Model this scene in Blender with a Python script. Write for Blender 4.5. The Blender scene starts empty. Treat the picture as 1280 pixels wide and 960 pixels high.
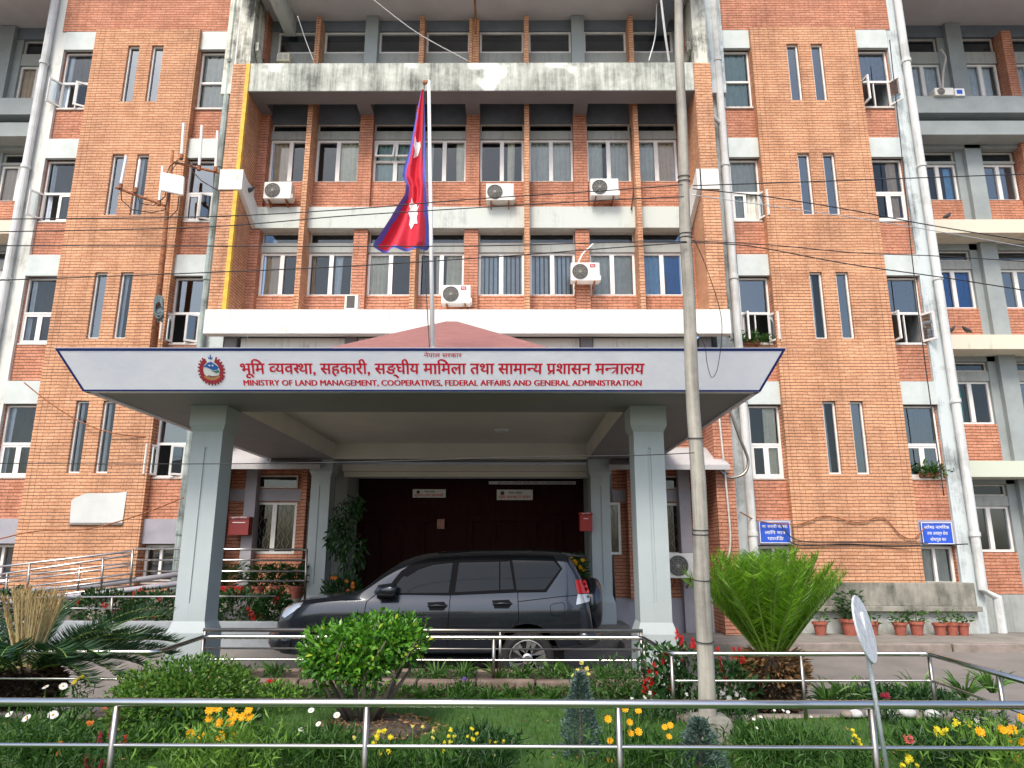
import bpy, bmesh, math, random
import numpy as np
from mathutils import Vector, Matrix
from mathutils.bvhtree import BVHTree
R_ = math.radians
SC = bpy.context.scene
COL = SC.collection
random.seed(7)
rng = np.random.default_rng(7)

# ------------------------------------------------------------------ camera
EYE = 1.86; FPX = 887.0; PITCH = R_(13.3); YAW = R_(0.38); ROLL = R_(0.12)
_f = Vector((-math.sin(YAW)*math.cos(PITCH), math.cos(YAW)*math.cos(PITCH), math.sin(PITCH)))
_r0 = Vector((math.cos(YAW), math.sin(YAW), 0)); _u0 = _r0.cross(_f)
_r = _r0*math.cos(ROLL) + _u0*math.sin(ROLL); _u = _u0*math.cos(ROLL) - _r0*math.sin(ROLL)
cam = bpy.data.cameras.new('camera'); cam_o = bpy.data.objects.new('camera', cam); COL.objects.link(cam_o)
cam.sensor_width = 36; cam.lens = FPX/1280*36; cam.clip_end = 3000; cam.clip_start = .05
cam_o.matrix_world = Matrix(((_r.x, _u.x, -_f.x, 0), (_r.y, _u.y, -_f.y, 0), (_r.z, _u.z, -_f.z, EYE), (0, 0, 0, 1)))
SC.camera = cam_o
def at(u, v, Y):                                   # point of the photo on the vertical plane at depth Y
    d = _f + _r*((u-640)/FPX) - _u*((v-480)/FPX); d = d*(Y/d.y)
    return Vector((d.x, d.y, d.z+EYE))
def onz(u, v, z):                                  # point of the photo on the level z
    d = _f + _r*((u-640)/FPX) - _u*((v-480)/FPX); d = d*((z-EYE)/d.z)
    return Vector((d.x, d.y, z))

# ------------------------------------------------------------------ world, sun, exposure
SUN_EL = R_(52); SUN_AZ = R_(200)                  # compass style: 0 = +Y, clockwise; the sun stands behind the camera
W = bpy.data.worlds.new('World'); SC.world = W; W.use_nodes = True
nt = W.node_tree; bg = nt.nodes['Background']
sky = nt.nodes.new('ShaderNodeTexSky'); sky.sky_type = 'NISHITA'; sky.sun_disc = False
sky.sun_elevation = SUN_EL; sky.sun_rotation = SUN_AZ; sky.air_density = 1.0; sky.dust_density = 3.4; sky.ozone_density = 1.0
nt.links.new(sky.outputs[0], bg.inputs[0]); bg.inputs[1].default_value = 0.14
sl = bpy.data.lights.new('sun', 'SUN'); sl.energy = 1.4; sl.angle = R_(16); sl.color = (1, .94, .84)
so = bpy.data.objects.new('sun', sl); COL.objects.link(so)
sd = Vector((math.sin(SUN_AZ)*math.cos(SUN_EL), math.cos(SUN_AZ)*math.cos(SUN_EL), math.sin(SUN_EL)))
so.rotation_euler = sd.to_track_quat('Z', 'Y').to_euler(); so.location = (0, -10, 30)
SC.view_settings.view_transform = 'Standard'; SC.view_settings.look = 'None'
SC.view_settings.exposure = 0.93; SC.view_settings.gamma = 1
SC.render.engine = 'CYCLES'
SC.cycles.max_bounces = 7; SC.cycles.diffuse_bounces = 4; SC.cycles.glossy_bounces = 4
SC.cycles.transparent_max_bounces = 24; SC.cycles.caustics_reflective = False; SC.cycles.caustics_refractive = False

# ------------------------------------------------------------------ materials
def new_mat(name):
    m = bpy.data.materials.new(name); m.use_nodes = True
    return m, m.node_tree, m.node_tree.nodes['Principled BSDF']
def N(t, kind, **kw):
    n = t.nodes.new(kind)
    for k, v in kw.items(): setattr(n, k, v)
    return n
def setin(n, **kw):
    for k, v in kw.items(): n.inputs[k.replace('_', ' ')].default_value = v
def rgb(c): return (c[0], c[1], c[2], 1)
def mat(name, c, rough=.6, metal=0, var=.15, scale=3, bump=0, c2=None, spec=.5, stretch=None, detail=5, lo=.35, hi=.7, coat=0):
    m, t, p = new_mat(name)
    p.inputs['Roughness'].default_value = rough; p.inputs['Metallic'].default_value = metal
    p.inputs['Specular IOR Level'].default_value = spec; p.inputs['Coat Weight'].default_value = coat
    if var == 0 and c2 is None:
        p.inputs['Base Color'].default_value = rgb(c); return m
    g = N(t, 'ShaderNodeNewGeometry'); mp = N(t, 'ShaderNodeMapping')
    t.links.new(g.outputs['Position'], mp.inputs[0])
    if stretch: mp.inputs['Scale'].default_value = stretch
    no = N(t, 'ShaderNodeTexNoise'); setin(no, Scale=scale, Detail=detail, Roughness=.62)
    t.links.new(mp.outputs[0], no.inputs['Vector'])
    ra = N(t, 'ShaderNodeValToRGB'); e = ra.color_ramp.elements
    e[0].position = lo; e[1].position = hi
    if c2 is None:
        e[0].color = rgb([x*(1-var) for x in c]); e[1].color = rgb([min(1, x*(1+var)) for x in c])
    else:
        e[0].color = rgb(c2); e[1].color = rgb(c)
    t.links.new(no.outputs['Fac'], ra.inputs[0]); t.links.new(ra.outputs[0], p.inputs['Base Color'])
    if bump:
        b = N(t, 'ShaderNodeBump'); setin(b, Strength=bump, Distance=.02)
        no2 = N(t, 'ShaderNodeTexNoise'); setin(no2, Scale=scale*9, Detail=4)
        t.links.new(mp.outputs[0], no2.inputs['Vector'])
        t.links.new(no2.outputs['Fac'], b.inputs['Height']); t.links.new(b.outputs[0], p.inputs['Normal'])
    return m
def brick_mat(name, ca, cb, mortar, width=.25, offset=.5, dirt=.25):
    m, t, p = new_mat(name); p.inputs['Roughness'].default_value = .85; p.inputs['Specular IOR Level'].default_value = .2
    g = N(t, 'ShaderNodeNewGeometry'); s = N(t, 'ShaderNodeSeparateXYZ'); t.links.new(g.outputs['Position'], s.inputs[0])
    a = N(t, 'ShaderNodeMath'); a.operation = 'ADD'; t.links.new(s.outputs[0], a.inputs[0]); t.links.new(s.outputs[1], a.inputs[1])
    wob = N(t, 'ShaderNodeTexNoise'); setin(wob, Scale=1.7, Detail=2); t.links.new(g.outputs['Position'], wob.inputs['Vector'])
    wm = N(t, 'ShaderNodeMath'); wm.operation = 'MULTIPLY_ADD'; wm.inputs[1].default_value = .03
    t.links.new(wob.outputs['Fac'], wm.inputs[0]); t.links.new(s.outputs[2], wm.inputs[2])
    ax = N(t, 'ShaderNodeMath'); ax.operation = 'MULTIPLY'; ax.inputs[1].default_value = 2.2; t.links.new(a.outputs[0], ax.inputs[0])
    c = N(t, 'ShaderNodeCombineXYZ'); t.links.new(ax.outputs[0], c.inputs[0]); t.links.new(wm.outputs[0], c.inputs[1])
    b = N(t, 'ShaderNodeTexBrick'); b.offset = offset
    setin(b, Scale=1, Mortar_Size=.0064, Mortar_Smooth=.25, Bias=0, Brick_Width=width*2.2, Row_Height=.0725)
    t.links.new(c.outputs[0], b.inputs['Vector'])
    b.inputs['Color1'].default_value = rgb(ca); b.inputs['Color2'].default_value = rgb(cb); b.inputs['Mortar'].default_value = rgb(mortar)
    n = N(t, 'ShaderNodeTexNoise'); setin(n, Scale=.9, Detail=7, Roughness=.65); t.links.new(g.outputs['Position'], n.inputs['Vector'])
    ra = N(t, 'ShaderNodeValToRGB'); e = ra.color_ramp.elements; e[0].position = .32; e[1].position = .62
    e[0].color = (1-dirt, 1-dirt, 1-dirt*.9, 1); e[1].color = (1.06, 1.06, 1.06, 1); t.links.new(n.outputs['Fac'], ra.inputs[0])
    n3 = N(t, 'ShaderNodeTexNoise'); setin(n3, Scale=22, Detail=3); t.links.new(g.outputs['Position'], n3.inputs['Vector'])
    ra3 = N(t, 'ShaderNodeValToRGB'); e = ra3.color_ramp.elements; e[0].position = .3; e[1].position = .7
    e[0].color = (.78, .76, .74, 1); e[1].color = (1.16, 1.14, 1.1, 1); t.links.new(n3.outputs['Fac'], ra3.inputs[0])
    mx = N(t, 'ShaderNodeMixRGB', blend_type='MULTIPLY'); mx.inputs[0].default_value = 1
    t.links.new(b.outputs['Color'], mx.inputs[1]); t.links.new(ra.outputs[0], mx.inputs[2])
    mpz = N(t, 'ShaderNodeMapping'); mpz.inputs['Scale'].default_value = (2.6, 2.6, .28); t.links.new(g.outputs['Position'], mpz.inputs[0])
    n4 = N(t, 'ShaderNodeTexNoise'); setin(n4, Scale=1.6, Detail=6, Roughness=.6); t.links.new(mpz.outputs[0], n4.inputs['Vector'])
    ra4 = N(t, 'ShaderNodeValToRGB'); e = ra4.color_ramp.elements; e[0].position = .34; e[1].position = .50
    e[0].color = (.84, .82, .81, 1); e[1].color = (1, 1, 1, 1); t.links.new(n4.outputs['Fac'], ra4.inputs[0])
    mx4 = N(t, 'ShaderNodeMixRGB', blend_type='MULTIPLY'); mx4.inputs[0].default_value = 1; t.links.new(mx.outputs[0], mx4.inputs[1]); t.links.new(ra4.outputs[0], mx4.inputs[2]); mx = mx4
    mx2 = N(t, 'ShaderNodeMixRGB', blend_type='MULTIPLY'); mx2.inputs[0].default_value = 1
    t.links.new(mx.outputs[0], mx2.inputs[1]); t.links.new(ra3.outputs[0], mx2.inputs[2]); t.links.new(mx2.outputs[0], p.inputs['Base Color'])
    bu = N(t, 'ShaderNodeBump'); setin(bu, Strength=.7, Distance=.012); bu.invert = True
    t.links.new(b.outputs['Fac'], bu.inputs['Height']); t.links.new(bu.outputs[0], p.inputs['Normal'])
    return m
def streak_mat(name, base, dark, amt_lo=.38, amt_hi=.62, xs=3.0, zs=.6, rough=.8, patch=None):
    # plaster with dark rain streaks that run down, plus blotches
    m, t, p = new_mat(name); p.inputs['Roughness'].default_value = rough; p.inputs['Specular IOR Level'].default_value = .25
    g = N(t, 'ShaderNodeNewGeometry')
    mp = N(t, 'ShaderNodeMapping'); mp.inputs['Scale'].default_value = (xs*3, xs*3, zs); t.links.new(g.outputs['Position'], mp.inputs[0])
    n1 = N(t, 'ShaderNodeTexNoise'); setin(n1, Scale=1.3, Detail=8, Roughness=.7); t.links.new(mp.outputs[0], n1.inputs['Vector'])
    n2 = N(t, 'ShaderNodeTexNoise'); setin(n2, Scale=1.1, Detail=9, Roughness=.72); t.links.new(g.outputs['Position'], n2.inputs['Vector'])
    mu = N(t, 'ShaderNodeMixRGB', blend_type='MIX'); mu.inputs[0].default_value = .55
    t.links.new(n1.outputs['Fac'], mu.inputs[1]); t.links.new(n2.outputs['Fac'], mu.inputs[2])
    ra = N(t, 'ShaderNodeValToRGB'); e = ra.color_ramp.elements; e[0].position = amt_lo; e[1].position = amt_hi
    e[0].color = rgb(dark); e[1].color = rgb(base); t.links.new(mu.outputs[0], ra.inputs[0])
    out = ra.outputs[0]
    if patch:
        n3 = N(t, 'ShaderNodeTexNoise'); setin(n3, Scale=.55, Detail=4); t.links.new(g.outputs['Position'], n3.inputs['Vector'])
        r3 = N(t, 'ShaderNodeValToRGB'); e = r3.color_ramp.elements; e[0].position = .60; e[1].position = .62
        e[0].color = (0, 0, 0, 1); e[1].color = (1, 1, 1, 1); t.links.new(n3.outputs['Fac'], r3.inputs[0])
        mp2 = N(t, 'ShaderNodeMixRGB'); t.links.new(r3.outputs[0], mp2.inputs[0]); t.links.new(out, mp2.inputs[1]); mp2.inputs[2].default_value = rgb(patch); out = mp2.outputs[0]
    t.links.new(out, p.inputs['Base Color'])
    return m
def leaf_mat(name, dark, light, rough=.45, trans=.3, third=None):
    m, t, p = new_mat(name); p.inputs['Roughness'].default_value = rough; p.inputs['Specular IOR Level'].default_value = .35
    g = N(t, 'ShaderNodeNewGeometry'); ra = N(t, 'ShaderNodeValToRGB'); e = ra.color_ramp.elements
    e[0].color = rgb(dark); e[1].color = rgb(light); e[1].position = .85
    if third: y_ = ra.color_ramp.elements.new(.95); y_.color = rgb(light); x = ra.color_ramp.elements.new(.985); x.color = rgb(third)
    t.links.new(g.outputs['Random Per Island'], ra.inputs[0]); t.links.new(ra.outputs[0], p.inputs['Base Color'])
    tr = N(t, 'ShaderNodeBsdfTranslucent'); t.links.new(ra.outputs[0], tr.inputs[0])
    mx = N(t, 'ShaderNodeMixShader'); mx.inputs[0].default_value = trans
    o = t.nodes['Material Output']; t.links.new(p.outputs[0], mx.inputs[1]); t.links.new(tr.outputs[0], mx.inputs[2]); t.links.new(mx.outputs[0], o.inputs[0])
    return m
def glass_mat(name, tint=(.84, .88, .90), ior=2.4, rough=.02):
    m, t, p = new_mat(name); o = t.nodes['Material Output']; t.nodes.remove(p)
    tr = N(t, 'ShaderNodeBsdfTransparent'); tr.inputs[0].default_value = rgb(tint)
    gl = N(t, 'ShaderNodeBsdfGlossy'); gl.inputs['Roughness'].default_value = rough; gl.inputs[0].default_value = (.82, .93, 1, 1)
    fr = N(t, 'ShaderNodeFresnel'); fr.inputs[0].default_value = ior
    no = N(t, 'ShaderNodeTexNoise'); setin(no, Scale=1.2, Detail=1)
    g = N(t, 'ShaderNodeNewGeometry'); t.links.new(g.outputs['Position'], no.inputs['Vector'])
    bu = N(t, 'ShaderNodeBump'); setin(bu, Strength=.05, Distance=.1); t.links.new(no.outputs['Fac'], bu.inputs['Height'])
    t.links.new(bu.outputs[0], gl.inputs['Normal'])
    mx = N(t, 'ShaderNodeMixShader'); t.links.new(fr.outputs[0], mx.inputs[0])
    t.links.new(tr.outputs[0], mx.inputs[1]); t.links.new(gl.outputs[0], mx.inputs[2]); t.links.new(mx.outputs[0], o.inputs[0])
    return m

M = {}
M['brick'] = brick_mat('orange_brick', (.72, .405, .245), (.61, .32, .185), (.085, .042, .028))
M['brick_stack'] = brick_mat('orange_brick_stack_bond', (.72, .405, .245), (.61, .32, .185), (.07, .034, .024), width=.125, offset=0)
M['brick_red'] = brick_mat('red_brick', (.63, .305, .20), (.53, .235, .15), (.09, .044, .03))
M['yellow'] = mat('yellow_painted_brick', (.72, .44, .05), .7, var=.2, scale=8)
M['white_plaster'] = streak_mat('white_plaster', (.68, .69, .64), (.24, .25, .23), .31, .48)
M['white_lintel'] = mat('white_lintel_paint', (.60, .65, .63), .6, c2=(.50, .55, .53), scale=2.5)
M['white_band'] = streak_mat('white_band', (.72, .73, .69), (.34, .34, .30), .30, .45)
M['stained_fascia'] = streak_mat('stained_fascia', (.62, .65, .58), (.14, .15, .13), .38, .60, xs=2.4, zs=.55, patch=(.70, .73, .67))
M['band_grey'] = streak_mat('pale_band', (.56, .60, .56), (.27, .29, .26), .30, .48, xs=2.5)
M['pier_stain'] = streak_mat('stained_pier', (.72, .72, .62), (.09, .09, .08), .41, .54, xs=1.6, zs=.35)
M['pier_blue'] = streak_mat('pale_blue_pier', (.56, .62, .63), (.10, .115, .115), .36, .52, xs=1.6, zs=.3)
M['grey_paint'] = mat('grey_paint', (.29, .325, .325), .65, var=.12, scale=1.5)
M['panel_grey'] = streak_mat('grey_panel', (.36, .38, .36), (.2, .21, .2), .3, .5)
M['slate'] = mat('slate_beam', (.15, .18, .21), .65, var=.12)
M['cream_band'] = streak_mat('cream_band', (.68, .63, .51), (.36, .32, .26), .28, .46)
M['green_band'] = streak_mat('pale_green_band', (.58, .63, .52), (.42, .45, .38), .25, .45)
M['soffit'] = mat('soffit', (.60, .565, .56), .8, var=.08, scale=1)
M['dark_soffit'] = mat('dark_soffit', (.17, .165, .17), .8, var=.1, scale=1)
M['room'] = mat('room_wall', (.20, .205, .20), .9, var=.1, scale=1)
M['frame'] = mat('white_window_frame', (.78, .77, .74), .45, var=.05, scale=6)
M['frame_old'] = mat('weathered_window_frame', (.58, .55, .5), .55, var=.15, scale=9)
M['glass'] = glass_mat('window_glass')
M['glass_clear'] = glass_mat('curtained_window_glass', ior=1.6)
M['glass_dark'] = glass_mat('dark_window_glass', (.25, .28, .3), 1.7)
M['pipe_white'] = streak_mat('white_drainpipe', (.66, .68, .67), (.33, .34, .32), .33, .52, xs=2, zs=.4)
M['pipe_green'] = streak_mat('green_grey_pipe', (.37, .45, .44), (.10, .12, .11), .40, .56, xs=2, zs=.35)
M['plinth'] = streak_mat('concrete_plinth', (.33, .32, .27), (.075, .078, .062), .38, .58, xs=1.0, zs=.8)
M['plinth_light'] = streak_mat('painted_plinth', (.45, .48, .46), (.19, .19, .16), .37, .53, xs=.8, zs=.7)
M['mauve'] = mat('mauve_grey_paint', (.34, .33, .37), .65, var=.08)
M['awning'] = mat('awning_paint', (.42, .41, .41), .7, var=.1, scale=2)
for k, c in dict(dark=(.02, .022, .022), beige=(.82, .62, .44), cream=(.88, .83, .64), grey=(.66, .67, .60), blue=(.02, .20, .62), pale_blue=(.26, .52, .82), white=(.72, .80, .88), green=(.05, .50, .36), teal=(.36, .50, .47)).items():  # dark is the tone of an unlit room, for added backing sheets
    M['cur_'+k] = mat('curtain_'+k, c, .9, var=.1, scale=6)
M['canopy_grey'] = mat('canopy_soffit', (.25, .245, .245), .7, var=.07, scale=1)
M['canopy_cream'] = mat('canopy_ceiling', (.72, .69, .61), .75, var=.06, scale=1)
M['column'] = mat('column_paint', (.42, .475, .48), .5, var=.05, scale=1.5)
M['column_side'] = M['column']
M['sign_white'] = mat('banner_vinyl', (.87, .89, 1.0), .42, var=.06, scale=1.6, detail=4, bump=.12)
M['navy'] = mat('navy_border', (.012, .025, .16), .4, var=0)
M['sign_red'] = mat('sign_red', (.66, .015, .045), .4, var=0)
M['text_dark'] = mat('dark_lettering', (.06, .05, .06), .5, var=0)
M['text_white'] = mat('white_lettering', (.8, .8, .8), .5, var=0)
M['steel'] = mat('stainless_steel', (.62, .61, .59), .22, 1.0, var=.06, scale=12, stretch=(1, 1, 8))
M['steel_dull'] = mat('dull_steel', (.36, .335, .30), .34, 1.0, var=.12, scale=9)
M['galv'] = mat('galvanised_steel', (.55, .57, .60), .45, .7, var=.12, scale=14)
M['rust'] = mat('rusty_iron', (.30, .115, .05), .85, var=.45, scale=14)
M['white_metal'] = mat('white_painted_metal', (.8, .8, .78), .4, var=.04, scale=5)
M['ac_white'] = mat('ac_casing', (.72, .71, .66), .5, var=.06, scale=6)
M['ac_new'] = mat('ac_casing_new', (.82, .83, .81), .45, var=.03, scale=6)
M['ac_guard'] = mat('ac_guard', (.26, .25, .22), .6, var=.1)
M['planter_paint'] = mat('planter_paint', (.30, .33, .35), .7, var=.12)
M['ac_dark'] = mat('ac_grille', (.06, .06, .055), .6, var=.2, scale=30)
M['black'] = mat('black_rubber', (.012, .012, .012), .55, var=0)
M['cable'] = mat('cable_sheath', (.02, .02, .022), .6, var=0)
M['wood_pole'] = streak_mat('weathered_pole', (.44, .42, .36), (.16, .15, .135), .38, .60, xs=5, zs=.5)
M['roof_red'] = mat('red_roof_sheet', (.34, .145, .13), .7, c2=(.24, .105, .095), scale=3.5, stretch=(1, 1, 9), bump=.5, detail=8)
M['door_red'] = mat('dark_red_timber', (.030, .007, .006), .75, spec=.15, var=.25, scale=4, stretch=(6, 1, .6))
M['box_red'] = mat('red_box_paint', (.42, .018, .015), .4, var=.05)
M['blue_sign'] = mat('blue_sign_paint', (.02, .09, .55), .4, var=.04)
M['asphalt'] = mat('worn_road', (.225, .205, .185), .9, var=.0, scale=1.3, c2=(.16, .148, .135), bump=.25, detail=9)
M['pave'] = mat('pavement_concrete', (.30, .275, .235), .9, c2=(.17, .16, .14), scale=1.6, bump=.25, detail=8)
M['kerb'] = mat('kerb_stone', (.34, .28, .25), .9, c2=(.17, .15, .12), scale=2.5, bump=.4, detail=8)
M['kerb_red'] = mat('worn_red_kerb', (.27, .205, .165), .9, c2=(.13, .09, .072), scale=3, bump=.4, detail=8)
M['soil'] = mat('soil', (.10, .075, .055), .95, c2=(.045, .035, .027), scale=12, bump=.6)
M['lawn'] = mat('lawn_base', (.05, .12, .016), .9, c2=(.03, .075, .012), scale=6, bump=.3)
M['terracotta'] = mat('terracotta', (.36, .105, .07), .75, var=.2, scale=9)
M['stone'] = mat('white_stone', (.5, .5, .5), .8, var=.3, scale=9)
M['bark'] = mat('bark', (.19, .155, .115), .9, c2=(.08, .065, .05), scale=14, bump=.5, stretch=(1, 1, .4))
M['cyc_trunk'] = mat('cycad_trunk', (.085, .058, .038), .95, c2=(.02, .015, .011), scale=25, bump=.8)
M['husk'] = leaf_mat('dry_husk', (.14, .075, .03), (.36, .21, .09), .8, .15)
M['husk_dark'] = leaf_mat('dark_husk', (.045, .03, .02), (.16, .10, .06), .85, .1)
M['cyc'] = leaf_mat('cycad_leaf', (.07, .21, .006), (.21, .42, .018), .4, .38)
M['cyc_dark'] = leaf_mat('old_cycad_leaf', (.012, .045, .015), (.03, .085, .028), .3, .2)
M['cyc_tan'] = leaf_mat('new_cycad_leaf', (.34, .25, .10), (.58, .44, .22), .6, .3)
M['rib'] = mat('cycad_rib', (.17, .26, .05), .5, var=.1)
M['rib_tan'] = mat('tan_rib', (.5, .40, .2), .6, var=.1)
M['leaf_bright'] = leaf_mat('glossy_leaf', (.022, .10, .010), (.115, .31, .022), .25, .25, third=(.33, .40, .03))
M['leaf_box'] = leaf_mat('box_leaf', (.030, .10, .012), (.12, .25, .03), .45, .3, third=(.20, .20, .04))
M['leaf_dark'] = leaf_mat('dark_leaf', (.012, .04, .01), (.035, .10, .022), .4, .2)
M['leaf_mid'] = leaf_mat('mid_leaf', (.02, .068, .012), (.065, .16, .024), .45, .3)
M['leaf_strap'] = leaf_mat('strap_leaf', (.045, .12, .02), (.12, .26, .05), .4, .3)
M['leaf_blue'] = leaf_mat('blue_green_leaf', (.05, .10, .085), (.13, .20, .17), .6, .15)
M['leaf_pale'] = leaf_mat('pale_leaf', (.10, .22, .03), (.22, .40, .06), .45, .35)
M['grass'] = leaf_mat('grass_blade', (.04, .125, .010), (.09, .215, .025), .5, .4)
M['stem'] = mat('green_stem', (.08, .16, .03), .6, var=.2)
for k, c in dict(marigold=(.88, .46, .01), yellow=(.80, .68, .03), lemon=(.72, .66, .16), white=(.80, .80, .76), red=(.55, .012, .012), maroon=(.28, .01, .035), orange=(.72, .22, .03), pink=(.58, .13, .11), purple=(.18, .08, .42)).items():
    M['fl_'+k] = leaf_mat('petal_'+k, tuple(x*.8 for x in c), c, .6, .3)

# ------------------------------------------------------------------ mesh builder
def wloc(o):
    v = Vector((0, 0, 0))
    while o: v += Vector(o.location); o = o.parent
    return v
class MB:
    def __init__(s, auto=False): s.v = []; s.f = []; s.m = []; s.g = []; s.cur = 0; s.auto = auto
    def add(s, vs, fs, m=0):
        b = len(s.v); s.v += [tuple(p) for p in vs]
        for f in fs: s.f.append(tuple(i+b for i in f)); s.m.append(m); s.g.append(s.cur)
        if s.auto: s.cur += 1
    def box(s, x0, x1, y0, y1, z0, z1, m=0):
        if x1 < x0: x0, x1 = x1, x0
        s.add([(x0, y0, z0), (x1, y0, z0), (x1, y1, z0), (x0, y1, z0), (x0, y0, z1), (x1, y0, z1), (x1, y1, z1), (x0, y1, z1)],
              [(0, 3, 2, 1), (4, 5, 6, 7), (0, 1, 5, 4), (1, 2, 6, 5), (2, 3, 7, 6), (3, 0, 4, 7)], m)
    def poly(s, pts, m=0): s.add(pts, [tuple(range(len(pts)))], m)
    def frustum(s, cx, cy, z0, z1, a0, b0, a1, b1, m=0):
        v = []
        for z, a, b in ((z0, a0, b0), (z1, a1, b1)): v += [(cx-a, cy-b, z), (cx+a, cy-b, z), (cx+a, cy+b, z), (cx-a, cy+b, z)]
        s.add(v, [(0, 3, 2, 1), (4, 5, 6, 7), (0, 1, 5, 4), (1, 2, 6, 5), (2, 3, 7, 6), (3, 0, 4, 7)], m)
    def tube(s, pts, r, n=8, m=0, cap=True):
        pts = [Vector(p) for p in pts]; k = len(pts)
        rs = r if isinstance(r, (list, tuple)) else [r]*k
        t0 = (pts[1]-pts[0]).normalized()
        a = t0.orthogonal().normalized(); vs = []
        for i, p in enumerate(pts):
            t = (pts[min(i+1, k-1)]-pts[max(i-1, 0)]).normalized()
            a = (a - t*a.dot(t)); a = a.normalized() if a.length > 1e-6 else t.orthogonal().normalized()
            b = t.cross(a)
            for j in range(n):
                w = 2*math.pi*j/n; vs.append(p + (a*math.cos(w)+b*math.sin(w))*rs[i])
        fs = []
        for i in range(k-1):
            for j in range(n): fs.append((i*n+j, i*n+(j+1) % n, (i+1)*n+(j+1) % n, (i+1)*n+j))
        if cap: fs += [tuple(range(n-1, -1, -1)), tuple((k-1)*n+j for j in range(n))]
        s.add(vs, fs, m)
    def lathe(s, cx, cy, prof, n=16, m=0, axis='z'):
        vs = []; k = len(prof)
        for r, z in prof:
            for j in range(n):
                w = 2*math.pi*j/n
                if axis == 'z': vs.append((cx+r*math.cos(w), cy+r*math.sin(w), z))
                else: vs.append((cx+r*math.cos(w), z, cy+r*math.sin(w)))       # axis y, cy is the height
        fs = [(i*n+j, i*n+(j+1) % n, (i+1)*n+(j+1) % n, (i+1)*n+j) for i in range(k-1) for j in range(n)]
        fs += [tuple(range(n-1, -1, -1)), tuple((k-1)*n+j for j in range(n))]
        s.add(vs, fs, m)
    def wall(s, x0, x1, z0, z1, y, holes, depth=.2, m=0):
        xs = sorted({x0, x1, *[h[0] for h in holes], *[h[1] for h in holes]}); zs = sorted({z0, z1, *[h[2] for h in holes], *[h[3] for h in holes]})
        for a, b in zip(xs, xs[1:]):
            for c, d in zip(zs, zs[1:]):
                mx, mz = (a+b)/2, (c+d)/2
                if any(h[0] < mx < h[1] and h[2] < mz < h[3] for h in holes): continue
                s.poly([(a, y, c), (b, y, c), (b, y, d), (a, y, d)], m)
        for a, b, c, d in holes:
            s.poly([(a, y, c), (a, y, d), (a, y+depth, d), (a, y+depth, c)], m); s.poly([(b, y, d), (b, y, c), (b, y+depth, c), (b, y+depth, d)], m)
            s.poly([(a, y, c), (a, y+depth, c), (b, y+depth, c), (b, y, c)], m); s.poly([(a, y, d), (b, y, d), (b, y+depth, d), (a, y+depth, d)], m)
    def split(s, name, mats, parent=None, **kw):        # one mesh per group: every fin, panel or pier is its own part
        r = []
        for g in sorted(set(s.g)):
            q = MB(); idx = {}
            for f, m, gg in zip(s.f, s.m, s.g):
                if gg != g: continue
                for i in f:
                    if i not in idx: idx[i] = len(q.v); q.v.append(s.v[i])
                q.f.append(tuple(idx[i] for i in f)); q.m.append(m); q.g.append(0)
            r.append(q.build(name, mats, parent, **kw))
        return r
    def build(s, name, mats, parent=None, smooth=False, origin=None, bevel=0):
        if not isinstance(mats, (list, tuple)): mats = [mats]
        v = np.array(s.v, dtype=float).reshape(-1, 3)
        if parent is not None: o = np.array(wloc(parent))
        elif origin is not None: o = np.array(origin, dtype=float)
        else: o = np.array([(v[:, 0].min()+v[:, 0].max())/2, (v[:, 1].min()+v[:, 1].max())/2, v[:, 2].min()])
        me = bpy.data.meshes.new(name); me.from_pydata((v-o).tolist(), [], s.f)
        for q in mats: me.materials.append(M[q] if isinstance(q, str) else q)
        me.polygons.foreach_set('material_index', s.m)
        if smooth: me.polygons.foreach_set('use_smooth', [True]*len(s.f))
        me.update()
        ob = bpy.data.objects.new(name, me); COL.objects.link(ob)
        if parent is not None: ob.parent = parent
        else: ob.location = o
        if bevel:
            bm_ = ob.modifiers.new('bevel', 'BEVEL'); bm_.width = bevel; bm_.segments = 2; bm_.limit_method = 'ANGLE'
        return ob
def tag(o, label=None, cat=None, group=None, kind=None):
    if label: o['label'] = label
    if cat: o['category'] = cat
    if group: o['group'] = group
    if kind: o['kind'] = kind
    return o
def thing(name, label, cat, loc=(0, 0, 0), group=None):
    o = bpy.data.objects.new(name, None); COL.objects.link(o); o.location = loc; o.empty_display_size = .2
    return tag(o, label, cat, group)
def dup(root, loc, label, rotz=None, scale=None):
    r = root.copy(); COL.objects.link(r); r.location = loc; r['label'] = label
    if rotz is not None: r.rotation_euler = (0, 0, rotz)
    if scale: r.scale = (scale,)*3
    for ch in root.children:
        c = ch.copy(); COL.objects.link(c); c.parent = r
        for g in ch.children:
            d = g.copy(); COL.objects.link(d); d.parent = c
    return r

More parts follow.
